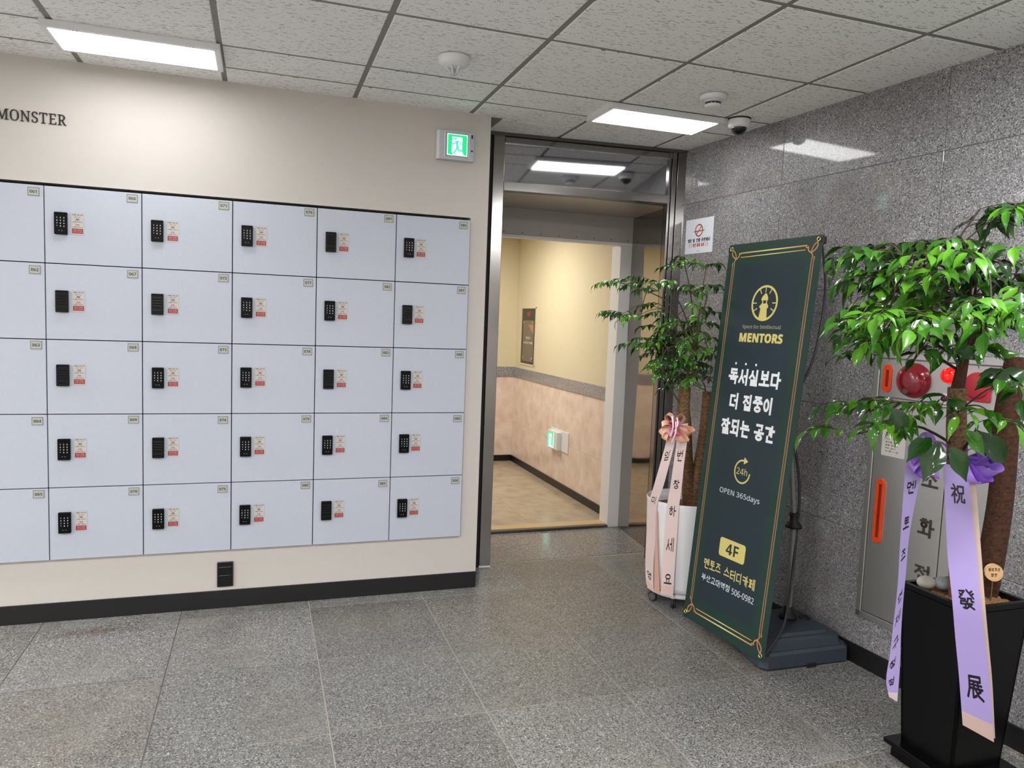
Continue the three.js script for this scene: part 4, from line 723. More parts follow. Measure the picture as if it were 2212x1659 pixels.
// ---------------------------------------------------------------- banner and its stand
const bannerTex = canvasTex(660, 2040, (c, w, h) => {
  c.fillStyle = '#16382f'; c.fillRect(0, 0, w, h);
  c.save(); c.filter = 'none';
  const grad = (x0, y0, x1, y1) => { for (let k = 0; k < 14; k++) { const i = k * 2.4; c.fillStyle = `rgba(29,45,56,${0.16})`; c.fillRect(x0 * w + i, y0 * h + i, (x1 - x0) * w - 2 * i, (y1 - y0) * h - 2 * i); } };
  grad(0.135, 0.052, 0.845, 0.945); c.restore();
  const gold = '#c98d4f', light = '#f1e59a', yel = '#ddcf78';
  const line = (wd, col, ...p) => { c.strokeStyle = col; c.lineWidth = wd; c.lineJoin = c.lineCap = 'round'; c.beginPath(); p.forEach(([x, y], i) => i ? c.lineTo(x * w, y * h) : c.moveTo(x * w, y * h)); c.stroke(); };
  const gl = (y) => { const g = c.createLinearGradient(0.12 * w, 0, 0.88 * w, 0); g.addColorStop(0, gold); g.addColorStop(0.5, light); g.addColorStop(1, gold); return y && g; };
  line(7, gl(1), [0.15, 0.0255], [0.85, 0.0225]); line(5, gl(1), [0.155, 0.037], [0.84, 0.033]); line(7, gl(1), [0.15, 0.975], [0.85, 0.977]); line(5, gl(1), [0.155, 0.965], [0.84, 0.967]);
  for (const [a, b] of [[0.066, 0.088], [0.934, 0.912]]) { line(5, '#a9825a', [a, 0.058], [a, 0.945]); line(5, '#a9825a', [b, 0.058], [b, 0.945]); c.fillStyle = '#4a3c2a'; c.fillRect(Math.min(a, b) * w + 3, 0.058 * h, 0.022 * w - 6, 0.887 * h); }
  for (const sx of [0, 1]) for (const sy of [0, 1]) {    // the looped corner knots
    const X = (x) => sx ? 1 - x : x, Y = (y) => sy ? 1 - y : y;
    const q = (wd, ...p) => { c.strokeStyle = gold; c.lineWidth = wd; c.lineCap = 'round'; c.beginPath(); c.moveTo(X(p[0]) * w, Y(p[1]) * h); for (let i = 2; i < p.length; i += 4) c.quadraticCurveTo(X(p[i]) * w, Y(p[i + 1]) * h, X(p[i + 2]) * w, Y(p[i + 3]) * h); c.stroke(); };
    q(7, 0.05, 0.017, 0.03, 0.03, 0.098, 0.041, 0.14, 0.036, 0.132, 0.026); q(6, 0.055, 0.017, 0.092, 0.022, 0.1, 0.041, 0.072, 0.048, 0.086, 0.056); q(6, 0.132, 0.026, 0.15, 0.030, 0.155, 0.0255); q(6, 0.066, 0.052, 0.060, 0.05, 0.064, 0.058);
  }
  // clock-face badge with a lighthouse
  const cx = 0.492 * w, cy = 0.161 * h, R = 88;
  c.strokeStyle = yel; c.lineWidth = 12; c.beginPath(); c.arc(cx, cy, R, 0, 7); c.stroke();
  for (let k = 0; k < 12; k++) { if (k === 5 || k === 6 || k === 7) continue; if (k % 3 && k !== 1 && k !== 11 && k !== 2 && k !== 10 && k !== 4 && k !== 8) continue; if (k === 2 || k === 10) continue; const a = k / 12 * 6.2832; c.lineWidth = 6; c.beginPath(); c.moveTo(cx + Math.sin(a) * (R - 8), cy - Math.cos(a) * (R - 8)); c.lineTo(cx + Math.sin(a) * (R - 30), cy - Math.cos(a) * (R - 30)); c.stroke(); }
  c.fillStyle = yel;
  const poly = (...p) => { c.beginPath(); p.forEach(([x, y], i) => i ? c.lineTo(cx + x, cy + y) : c.moveTo(cx + x, cy + y)); c.closePath(); c.fill(); };
  c.save(); c.beginPath(); c.arc(cx, cy, R - 4, 0, 7); c.clip();
  poly([-8, -44], [-2, -52], [8, -50], [20, -34], [24, -20], [22, -14], [-24, -14], [-26, -22], [-18, -36]); poly([-18, -16], [-10, -16], [-10, 4], [-18, 4]); poly([10, -16], [18, -16], [18, 4], [10, 4]);
  poly([-20, 2], [20, 2], [26, 10], [30, 14], [30, 26], [22, 28], [30, 90], [-32, 90], [-24, 28], [-34, 24], [-34, 14], [-28, 12]); c.restore();
  fitText(c, 'Space for Intellectual', 0.278 * w, 0.2265 * h, 0.425 * w, 19, 'SIZE serif', '#b4b482');
  c.lineJoin = 'round'; fitText(c, 'MENTORS', 0.252 * w, 0.261 * h, 0.486 * w, 44, 'bold SIZE sans-serif', yel); c.save(); c.strokeStyle = yel; c.lineWidth = 6; c.font = 'bold 100px sans-serif'; c.translate(0.252 * w, 0.261 * h); const mw = c.measureText('MENTORS').width; c.scale(0.486 * w / mw, 44 / 73); c.strokeText('MENTORS', 0, 0); c.restore();
  c.fillStyle = '#f2f4f4'; for (const x of [0.259, 0.375, 0.491]) { c.beginPath(); c.arc(x * w, 0.319 * h, 7, 0, 7); c.fill(); }
  write(c, '독서실보다', 0.19 * w, 0.331 * h, 0.59 * w, 0.043 * h, 14, '#f4f6f8', 0.03); write(c, '더 집중이', 0.235 * w, 0.395 * h, 0.50 * w, 0.043 * h, 14, '#f4f6f8', 0.03); write(c, '잘되는 공간', 0.175 * w, 0.462 * h, 0.615 * w, 0.044 * h, 14, '#f4f6f8', 0.03);
  c.strokeStyle = yel; c.lineWidth = 9; c.lineCap = 'butt'; c.beginPath(); c.arc(0.494 * w, 0.5885 * h, 57, 0.02, 4.9); c.stroke(); c.fillStyle = yel; c.beginPath(); c.moveTo(0.5 * w, 0.5885 * h - 76); c.lineTo(0.5 * w + 32, 0.5885 * h - 56); c.lineTo(0.5 * w, 0.5885 * h - 38); c.closePath(); c.fill();
  fitText(c, '24h', 0.425 * w, 0.5965 * h, 0.135 * w, 33, 'SIZE sans-serif', yel); fitText(c, 'OPEN 365days', 0.255 * w, 0.6535 * h, 0.475 * w, 27, 'SIZE sans-serif', '#e6ebee');
  c.fillStyle = yel; c.beginPath(); c.roundRect(0.345 * w, 0.7615 * h, 0.305 * w, 0.0465 * h, 16); c.fill(); fitText(c, '4F', 0.425 * w, 0.7985 * h, 0.155 * w, 56, 'bold SIZE sans-serif', '#20303a');
  write(c, '멘토즈 스터디카페', 0.18 * w, 0.829 * h, 0.62 * w, 0.027 * h, 6.5, yel, 0.06); write(c, '부산교대역점', 0.172 * w, 0.869 * h, 0.36 * w, 0.018 * h, 4.2, '#e6ebee', 0.06); fitText(c, '506-0982', 0.55 * w, 0.8865 * h, 0.262 * w, 30, 'SIZE sans-serif', '#e6ebee');
});
{
  const B = BANNER.map((p) => V(...p)), n = B[1].clone().sub(B[0]).cross(B[3].clone().sub(B[0])).normalize().negate();   // towards the viewer's side
  const t = thing('banner', 'tall dark green banner with a gold border and white lettering, leaning before the stone wall', 'banner', [0, 0, 0]);
  const at = (u, v) => B[0].clone().lerp(B[1], u).lerp(B[3].clone().lerp(B[2], u), v);
  const NU = 6, NV = 20, th = 0.0008, pos = [], uv = [], nor = [];
  const quad = (P, U, N) => { for (const k of [0, 1, 2, 0, 2, 3]) { pos.push(P[k].x, P[k].y, P[k].z); uv.push(U[k][0], 1 - U[k][1]); nor.push(N.x, N.y, N.z); } };
  for (let i = 0; i < NU; i++) for (let k = 0; k < NV; k++) {
    const C = [[i, k], [i, k + 1], [i + 1, k + 1], [i + 1, k]].map(([a, b]) => [a / NU, b / NV]), P = C.map(([u, v]) => at(u, v));
    quad(P, C, n); quad(P.slice().reverse().map((p) => p.clone().addScaledVector(n, -th)), [[0.5, 0.01], [0.5, 0.012], [0.51, 0.012], [0.51, 0.01]], n.clone().negate());
  }
  const g = new THREE.BufferGeometry(); g.setAttribute('position', new THREE.Float32BufferAttribute(pos, 3)); g.setAttribute('normal', new THREE.Float32BufferAttribute(nor, 3)); g.setAttribute('uv', new THREE.Float32BufferAttribute(uv, 2));
  obj('printed_sheet', g, phys({ map: bannerTex, roughness: 0.5 }), t);
  const q = new THREE.Quaternion().setFromUnitVectors(V(0, 0, 1), n);
  for (const [u, v] of [[0.036, 0.013], [0.958, 0.0105], [0.958, 0.9885], [0.03, 0.985]]) { const p = at(u, v); obj('eyelet', new THREE.TorusGeometry(0.0085, 0.003, 8, 20).applyQuaternion(q).translate(p.x + n.x * 0.002, p.y + n.y * 0.002, p.z + n.z * 0.002), M.brass, t); }
  // the stand behind it
  const s = thing('banner_stand', 'grey weighted banner stand with a pole and dark bent rods behind the green banner', 'banner stand', [1.16, 0, 1.075]);
  const W = (x, y, z) => V(x - 1.16, y, z - 1.075);
  const foot = (y0, y1, in0, in1) => {                  // a tapering block on the base's outline
    const o = [[0.915, 1.252], [1.385, 1.262], [1.372, 0.875], [0.962, 0.89]], c0 = [1.16, 1.075], ring2 = (inset, y) => o.flatMap(([x, z], i) => { const dx = x - c0[0], dz = z - c0[1], k = 1 - inset / 0.24, X = c0[0] + dx * k, Z = c0[1] + dz * k, a = o[(i + 3) % 4], b = o[(i + 1) % 4], cut = (p) => { const ax = c0[0] + (p[0] - c0[0]) * k - X, az = c0[1] + (p[1] - c0[1]) * k - Z, L = Math.hypot(ax, az); return [X + ax / L * 0.03, y, Z + az / L * 0.03]; }; return [cut(a), cut(b)]; });
    const lo = ring2(in0, y0), hi = ring2(in1, y1), P = [...lo, ...hi], idx = [];
    for (let i = 0; i < 8; i++) { const j = (i + 1) % 8; idx.push(i, j, i + 8, j, j + 8, i + 8); }
    for (let i = 1; i < 7; i++) idx.push(8, 8 + i, 8 + i + 1, 0, i + 1, i);
    const gg = new THREE.BufferGeometry(); gg.setAttribute('position', new THREE.Float32BufferAttribute(P.flatMap(([x, y, z]) => [x - 1.16, y, z - 1.075]), 3)); gg.setIndex(idx); const f = gg.toNonIndexed(); f.computeVertexNormals();
    return f;
  };
  const base = obj('base', [foot(0, 0.012, 0.012, 0), foot(0.012, 0.066, 0, 0.002), foot(0.066, 0.078, 0.002, 0.014), foot(0.078, 0.112, 0.026, 0.04), foot(0.112, 0.122, 0.04, 0.052), foot(0.122, 0.134, 0.07, 0.08)].map((x) => toCreasedNormals(x, 0.6)), M.plasticBase, s);
  obj('recess', rspan(-0.02, 0.03, 0.0, 0.02, 0.183, 0.19, 0.003), M.rubber, base);
  obj('filler_cap', cyl(0.024, 0.026, 0.012, 20, 0.115, 0.137, -0.005), M.rubber, base);
  obj('socket', lathe([[0, 0.13], [0.04, 0.13], [0.038, 0.15], [0.024, 0.158], [0.02, 0.19], [0, 0.19]], 20).translate(0.04, 0, -0.025), M.rubber, s);
  obj('pole', [tube([W(1.2, 0.14, 1.05), W(1.199, 0.4, 1.05), W(1.197, 0.62, 1.049)], 0.0145, 4, 14), tube([W(1.197, 0.6, 1.049), W(1.166, 0.9, 1.035), W(1.13, 1.2, 1.02)], 0.012, 4, 14)], M.pole, s);
  obj('clamp_knob', lathe([[0, -0.005], [0.038, 0.0], [0.036, 0.012], [0.018, 0.03], [0.02, 0.055], [0.026, 0.068], [0.0, 0.07]], 20).translate(0.037, 0.562, -0.026), M.rubber, s);
  obj('hub', rbox(0.05, 0.07, 0.05, 0.01, -0.022, 1.13, -0.052), M.rubber, s);
  const c = (u, v, d = 0.012) => at(u, v).addScaledVector(n, -d), L = (p) => V(p.x - 1.16, p.y, p.z - 1.075);
  obj('rod', taper([W(1.138, 1.13, 1.025), W(1.208, 1.30, 1.07), W(1.254, 1.62, 1.075), W(1.21, 1.78, 1.10), L(c(0.965, 0.012))], [0.007, 0.006, 0.0045], 28, 8), M.rod, s);
  obj('rod', taper([W(1.138, 1.13, 1.02), W(1.19, 1.3, 0.92), W(1.22, 1.6, 0.74), W(1.17, 1.78, 0.63), L(c(0.03, 0.012))], [0.007, 0.006, 0.0045], 28, 8), M.rod, s);
  obj('rod', taper([W(1.14, 1.10, 1.03), W(1.205, 0.75, 1.06), W(1.2, 0.45, 1.065), W(1.17, 0.28, 1.09), W(1.06, 0.16, 1.19), L(c(0.985, 0.985, 0.006))], [0.007, 0.006, 0.0045], 32, 8), M.rod, s);
  obj('rod', taper([W(1.135, 1.10, 1.01), W(1.17, 0.75, 0.95), W(1.15, 0.45, 0.86), W(1.02, 0.2, 0.78), L(c(0.03, 0.985, 0.006))], [0.007, 0.006, 0.0045], 28, 8), M.rod, s);
  for (const [u, v] of [[0.985, 0.008], [0.01, 0.01]]) { const p = c(u, v, 0.008); obj('rod_end', rbox(0.022, 0.034, 0.022, 0.006, p.x - 1.16, p.y - 0.008, p.z - 1.075), M.rubber, s); }
}

// ---------------------------------------------------------------- potted trees
function leafGeo(wd, droop, fold, wave) {               // 1 long along +z, face up
  const prof = [[0, 0.02], [0.1, 0.42], [0.25, 0.86], [0.4, 1], [0.56, 0.86], [0.72, 0.52], [0.86, 0.2], [1, 0.0]], pos = [], uv = [], idx = [];
  prof.forEach(([t, k], i) => {
    for (let j = -2; j <= 2; j++) {
      const s = j / 2, x = s * k * wd * 0.5, y = -droop * t * t + Math.abs(s) * k * fold * wd * 0.5 + (Math.abs(j) === 2 ? wave * Math.sin(i * 2.1 + j) * k : 0);
      pos.push(x, y, t * (1 - droop * 0.25 * t)); uv.push(0.5 + s / 2, t);
    }
  });
  for (let i = 0; i + 1 < prof.length; i++) for (let j = 0; j < 4; j++) { const a = i * 5 + j, b = a + 5; idx.push(a, b, a + 1, b, b + 1, a + 1); }
  const g = new THREE.BufferGeometry(); g.setAttribute('position', new THREE.Float32BufferAttribute(pos, 3)); g.setAttribute('uv', new THREE.Float32BufferAttribute(uv, 2)); g.setIndex(idx);
  return clean(toCreasedNormals(g, 1.2));
}
const LEAVES = [leafGeo(0.40, 0.28, 0.35, 0.016), leafGeo(0.37, 0.45, 0.28, 0.02), leafGeo(0.46, 0.2, 0.4, 0.014), leafGeo(0.34, 0.6, 0.3, 0.018), leafGeo(0.52, 0.16, 0.3, 0.022)];
const UP = V(0, 1, 0);
function leafMatrix(p, dir, len, roll, face = UP) {
  const z = dir.clone().normalize(), x = face.clone().cross(z).normalize(), y = z.clone().cross(x), m = new THREE.Matrix4().makeBasis(x, y, z);
  return new THREE.Matrix4().makeTranslation(p.x, p.y, p.z).multiply(m).multiply(new THREE.Matrix4().makeRotationZ(roll)).multiply(new THREE.Matrix4().makeScale(len, len, len));
}
const sees = (p) => { const q = p.clone().project(camera); return Math.abs(q.x) < 1.04 && Math.abs(q.y) < 1.04; };
camera.updateMatrixWorld(true); camera.updateProjectionMatrix();
// crown: sprays of drooping leaflets on thin twigs, each reached by a branch from the trunks
function crown(t, origin, sprays, roots, opt, extra = []) {
  const list = [], twigs = [], joints = [], all = sprays.map((s) => V(...s));
  const near = (P, from) => from.reduce((a, b) => (P.distanceTo(a) + Math.max(0, a.y - P.y) * 1.5 < P.distanceTo(b) + Math.max(0, b.y - P.y) * 1.5 ? a : b));
  const order = [0];                                    // main limbs first: sprays far from one another, the others fork off them
  while (order.length < all.length) { let best = -1, far = -1; all.forEach((P, i) => { if (order.includes(i)) return; const d = Math.min(...order.map((k) => P.distanceTo(all[k]))); if (d > far) { far = d; best = i; } }); order.push(best); }
  order.forEach((index, rank) => {
    const P = all[index], main = rank < opt.limbs, root = near(P, main ? roots : joints).clone(), out = P.clone().sub(opt.heart).setY(0);
    if (main) root.add(V(rr(-0.008, 0.008), rr(-0.12, 0.01), rr(-0.008, 0.008)));
    if (out.length() < 0.05) out.set(rr(-1, 1), 0, rr(-1, 1));
    out.normalize().add(V(rr(-0.5, 0.5), rr(-0.1, 0.25), rr(-0.5, 0.5))).normalize();
    const start = P.clone().addScaledVector(out, -opt.size * 1.3), gap = root.distanceTo(start), mid = root.clone().lerp(start, 0.5).add(V(rr(-0.12, 0.12) * gap, (0.1 + rr(0, 0.12)) * gap, rr(-0.12, 0.12) * gap));
    const path = new THREE.CatmullRomCurve3([root, mid, start]), thick = main ? opt.br * 1.5 : opt.br * 0.8;
    for (const u of main ? [0.35, 0.55, 0.75, 0.95] : [0.5, 0.9]) joints.push(path.getPoint(u));
    obj('branch', taper([root, mid, start].map((p) => p.clone().sub(origin)), [thick, thick * 0.75, thick * 0.5], 8, 5), opt.branch, t);
    const n = opt.pairs + (rnd() < 0.4 ? 1 : 0), tip = P.clone().addScaledVector(out, opt.size * 0.9).add(V(0, -opt.size * 0.35, 0));
    const rachis = new THREE.QuadraticBezierCurve3(start, P.clone().add(V(0, opt.size * 0.25, 0)), tip);
    twigs.push(new THREE.TubeGeometry(rachis, 6, opt.br * 0.32, 4, false).translate(-origin.x, -origin.y, -origin.z));
    const side0 = out.clone().cross(UP).normalize(), litTone = Math.max(0, Math.min(1, 0.45 + (camera.position.distanceTo(opt.heart) - camera.position.distanceTo(P)) * 1.5 + rr(-0.25, 0.25)));  // lit side of the crown put into leaf colour, by nearness to the camera
    for (let k = 0; k <= n; k++) for (const sd of k === n ? [0] : [-1, 1]) {
      const u = k === n ? 1 : 0.12 + 0.85 * k / n, p = rachis.getPoint(u), fwd = rachis.getTangent(u);
      const dir = fwd.clone().multiplyScalar(sd ? 0.55 : 1).addScaledVector(side0, sd * rr(0.6, 1)).add(V(rr(-0.25, 0.25), rr(-0.6, 0.2) - opt.hang, rr(-0.25, 0.25)));
      const len = opt.leaf * rr(0.72, 1.22) * (k === n ? 1.1 : 1);
      if (sd) { const e = p.clone().addScaledVector(side0, sd * len * 0.12); p.copy(e); }
      list.push({ p, dir, len, roll: rr(-0.5, 0.5), g: Math.floor(rnd() * 4), m: Math.min(4, Math.floor(litTone * 3.2 + rnd() * 1.9)) });
    }
  });
  for (const e of extra) { const a = V(e[0], e[1], e[2]), b = V(e[3], e[4], e[5]); list.push({ p: a, dir: b.clone().sub(a), len: a.distanceTo(b) * 1.08, roll: rr(-0.2, 0.2), g: 4, m: 2 + Math.floor(rnd() * 2), big: true, face: camera.position.clone().sub(a).normalize().add(V(0, 0.7, 0)) }); }
  for (const l of list) { const end = l.p.clone().addScaledVector(l.dir.clone().normalize(), l.len); if (Math.max(end.x - wallX(end.z), l.p.x - wallX(l.p.z)) > -0.015) l.skip = true; l.big = (l.big ? 9 : 0) + l.len / camera.position.distanceTo(l.p) * (sees(l.p) ? 1 : 0.01); }
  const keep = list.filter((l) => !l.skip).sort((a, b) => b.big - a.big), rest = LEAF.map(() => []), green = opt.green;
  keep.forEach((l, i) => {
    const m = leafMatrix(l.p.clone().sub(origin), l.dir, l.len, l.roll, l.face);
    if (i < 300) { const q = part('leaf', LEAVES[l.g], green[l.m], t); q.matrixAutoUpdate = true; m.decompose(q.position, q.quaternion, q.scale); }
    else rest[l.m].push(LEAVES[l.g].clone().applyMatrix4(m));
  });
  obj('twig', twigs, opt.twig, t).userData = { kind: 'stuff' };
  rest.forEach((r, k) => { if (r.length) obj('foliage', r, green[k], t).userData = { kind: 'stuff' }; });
}
{
  const o = V(1.03, 0, 0.4), t = thing('potted_tree', 'small leafy tree in a glossy white pot on a wheeled dolly beside the doorway', 'potted plant', [o.x, 0, o.z]);
  obj('pot', lathe([[0, 0.075], [0.165, 0.075], [0.178, 0.085], [0.186, 0.11], [0.2, 0.535], [0.202, 0.546], [0.199, 0.552], [0.194, 0.549], [0.188, 0.50], [0, 0.495]], 48), M.potWhite, t);
  const d = obj('dolly', [lathe([[0, 0.052], [0.17, 0.052], [0.174, 0.056], [0.174, 0.070], [0.168, 0.075], [0, 0.075]], 40), ...[0, 1, 2, 3, 4, 5].map((k) => rbox(0.018, 0.02, 0.008, 0.002, 0, 0.063, 0.173, 1).rotateY(k * 1.047 + 0.3))], M.whitePlastic, t);
  for (const a of [3.1, 2.3, 1.2, 0.1, -1.0, -2.1]) {
    const x = Math.cos(a) * 0.166, z = Math.sin(a) * 0.166, w = new THREE.Group(); w.name = 'caster'; w.position.set(x, 0, z); w.rotation.y = a * 1.7; t.add(w);
    obj('wheel', new THREE.TorusGeometry(0.0175, 0.0095, 10, 22).translate(0, 0.027, 0.002), M.rubber, w); obj('hub_disc', cyl(0.0185, 0.0185, 0.021, 18).rotateX(Math.PI / 2).translate(0, 0.027, 0.002), M.wheelGrey, w);
    obj('fork', [rspan(-0.012, 0.012, 0.046, 0.053, -0.012, 0.012, 0.003)], M.rubber, w);
  }
  const soil = new THREE.CircleGeometry(0.187, 32, 0, 6.2832).rotateX(-Math.PI / 2).translate(0, 0.497, 0);
  obj('soil', boxUV(lathe([[0.187, 0.494], [0.15, 0.504], [0.08, 0.51], [0, 0.512]].reverse().map((p) => p), 28).scale(1, 1, 1), 0.12), M.soil, t);
  obj('trunk', taper([V(1.041, 0.49, 0.43), V(1.02, 0.72, 0.42), V(0.996, 0.937, 0.413), V(0.982, 1.02, 0.41), V(0.984, 1.14, 0.409)].map((p) => p.sub(o)), [0.037, 0.032, 0.03, 0.034, 0.030], 18, 12), M.bark, t);
  obj('trunk', taper([V(1.062, 0.49, 0.434), V(1.075, 0.68, 0.44), V(1.092, 0.86, 0.446), V(1.098, 0.98, 0.448), V(1.1, 1.12, 0.449)].map((p) => p.sub(o)), [0.04, 0.036, 0.031, 0.03, 0.028], 18, 12), M.bark, t);
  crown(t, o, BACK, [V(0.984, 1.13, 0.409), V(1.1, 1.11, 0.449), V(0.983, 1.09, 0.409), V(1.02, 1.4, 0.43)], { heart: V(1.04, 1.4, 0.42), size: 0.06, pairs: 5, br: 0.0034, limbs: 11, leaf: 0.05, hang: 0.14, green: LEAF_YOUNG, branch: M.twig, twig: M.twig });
  obj('stem', taper([V(0.984, 1.12, 0.409), V(1.0, 1.28, 0.42), V(1.02, 1.45, 0.43)].map((p) => p.sub(o)), [0.009, 0.006], 8, 6), M.twig, t);
}
{
  const o = V(1.098, 0, 2.0), t = thing('potted_tree', 'large leafy tree in a square black planter with stones, before the fire cabinet', 'potted plant', [o.x, 0, o.z]);
  const a = 0.135, b = 0.127;
  const taperIn = (g) => { const p = g.attributes.position; for (let i = 0; i < p.count; i++) { const k = lerp(0.76, 1, Math.min(1, p.getY(i) / 0.6)); p.setX(i, p.getX(i) * k); p.setZ(i, p.getZ(i) * k); } return g; };
  const wallBox = (y0, y1, ax, bz, th) => [rspan(-ax, ax, y0, y1, bz - th, bz, 0.002), rspan(-ax, ax, y0, y1, -bz, -bz + th, 0.002), rspan(-ax, -ax + th, y0, y1, -bz, bz, 0.002), rspan(ax - th, ax, y0, y1, -bz, bz, 0.002)];
  obj('planter', [...wallBox(0.05, 0.6, a, b, 0.014), span(-a + 0.01, a - 0.01, 0.05, 0.56, -b + 0.01, b - 0.01)].map(taperIn), M.potBlack, t);
  obj('rim', wallBox(0.602, 0.62, a + 0.001, b + 0.001, 0.018), M.potBlack, t);
  obj('plinth', [rspan(-a - 0.010, a + 0.010, 0.042, 0.06, -b - 0.010, b + 0.010, 0.003), rspan(-a + 0.008, a - 0.008, 0, 0.044, -b + 0.008, b - 0.008, 0.003)], M.potBlack, t);
  const sg = new THREE.PlaneGeometry(2 * a - 0.03, 2 * b - 0.03, 22, 22).rotateX(-Math.PI / 2), sp = sg.attributes.position;
  for (let i = 0; i < sp.count; i++) sp.setY(i, 0.6 + rr(-0.004, 0.007));
  sg.computeVertexNormals(); obj('soil', boxUV(sg, 0.14), M.soil, t);
  obj('trunk', taper([V(1.075, 0.56, 2.01), V(1.06, 0.75, 2.0), V(1.03, 1.0, 1.996), V(1.01, 1.18, 1.99), V(1.0, 1.295, 1.99)].map((p) => p.sub(o)), [0.034, 0.03, 0.029, 0.031, 0.028], 18, 14), M.bark, t);
  obj('trunk', taper([V(1.19, 0.56, 1.992), V(1.212, 0.75, 1.998), V(1.222, 0.95, 2.002), V(1.216, 1.2, 2.0), V(1.225, 1.4, 2.003)].map((p) => p.sub(o)), [0.044, 0.04, 0.038, 0.04, 0.03], 18, 14), M.barkDark, t);
  obj('stem', taper([V(1.0, 1.28, 1.99), V(1.005, 1.4, 2.0), V(1.03, 1.55, 1.99)].map((p) => p.sub(o)), [0.02, 0.010], 8, 8), M.barkDark, t);
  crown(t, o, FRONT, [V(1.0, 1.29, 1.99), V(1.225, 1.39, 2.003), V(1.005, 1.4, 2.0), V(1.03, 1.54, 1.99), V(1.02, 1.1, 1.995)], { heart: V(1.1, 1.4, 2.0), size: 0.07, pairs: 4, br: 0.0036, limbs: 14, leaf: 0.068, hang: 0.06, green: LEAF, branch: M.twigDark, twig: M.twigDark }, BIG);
  // on the soil
  tag(obj('stone', new THREE.SphereGeometry(0.03, 20, 14).scale(1.05, 0.72, 0.9).translate(1.016, 0.629, 1.925), M.pebble), 'smooth cream pebble on the bark soil of the black planter', 'stone', 'pebbles in the black planter');
  tag(obj('stone', new THREE.SphereGeometry(0.029, 20, 14).scale(1.0, 0.76, 0.95).translate(1.062, 0.63, 1.95), M.pebbleGrey), 'smooth grey pebble beside the cream one in the black planter', 'stone', 'pebbles in the black planter');
  const tt = thing('wood_tag', 'small oval slice of wood with dark writing, standing in the black planter', 'plant tag', [1.158, 0.61, 2.05], -0.25);
  const tagTex = canvasTex(256, 192, (c, w, h) => { c.fillStyle = '#e0b684'; c.fillRect(0, 0, w, h); c.strokeStyle = '#a9743c'; c.lineWidth = 3; c.beginPath(); c.ellipse(w / 2, h / 2, w * 0.47, h * 0.45, 0, 0, 7); c.stroke(); write(c, '해피트리', 50, 40, 156, 44, 6, '#3b2614', 0.1, 'round'); write(c, '행운', 90, 104, 84, 44, 6, '#3b2614', 0.1, 'round'); });
  obj('oval_slice', planeUV(cyl(0.034, 0.034, 0.005, 28).rotateX(Math.PI / 2).scale(1, 0.82, 1).rotateZ(-0.5).translate(0, 0.085, 0), -0.034, 0.034, 0.057, 0.113), std({ map: tagTex, roughness: 0.7 }), tt);
  obj('stick', cyl(0.0022, 0.0022, 0.08, 8, 0, 0.03, -0.001), M.bark, tt);
}

// ---------------------------------------------------------------- ribbons and bows
function ribbonTex(bg, bg2, chars, ink, weight) {        // chars: [glyph, v from the top, height share, width share, x shift]
  return canvasTex(160, 1280, (c, w, h) => {
    const g = c.createLinearGradient(0, 0, 0, h); g.addColorStop(0, bg); g.addColorStop(0.955, bg); g.addColorStop(0.956, bg2); g.addColorStop(1, bg2); c.fillStyle = g; c.fillRect(0, 0, w, h);
    for (const [ch, v, hh, ww, dx = 0] of chars) write(c, ch, w * (0.5 - ww / 2 + dx), (v - hh / 2) * h, w * ww, hh * h, weight, ink, 0, 'round');
  });
}
const satinCloth = (map) => phys({ map, roughness: 0.42, sheen: 0.3, sheenColor: new THREE.Color('#ffffff'), sheenRoughness: 0.5 });
function loop(dir, across, R, open, width) {             // one loop of a bow: a band that leaves the knot and comes back
  const d = dir.clone().normalize(), w = across.clone().normalize(), s = d.clone().cross(w).normalize(), rows = [];
  for (let i = 0; i <= 10; i++) {
    const t = i / 10, a = t * Math.PI * 2, p = d.clone().multiplyScalar(R * (1 - Math.cos(a)) / 2).addScaledVector(s, open * Math.sin(a) * Math.sin(t * Math.PI)), k = width * (0.35 + 0.65 * Math.sin(t * Math.PI)) / 2;
    const A = p.clone().addScaledVector(w, -k), B = p.clone().addScaledVector(w, k); rows.push([A.x, A.y, A.z, B.x, B.y, B.z]);
  }
  return band(rows, 0.0005);
}
const rel = (rows, o) => rows.map((r) => r.map((v, i) => v - [o.x, o.y, o.z][i % 3]));
const SIDE = V(0.946, 0, 0.322), TOWARD = V(-0.322, 0.05, 0.946);   // along the picture plane of the bows, and out of it
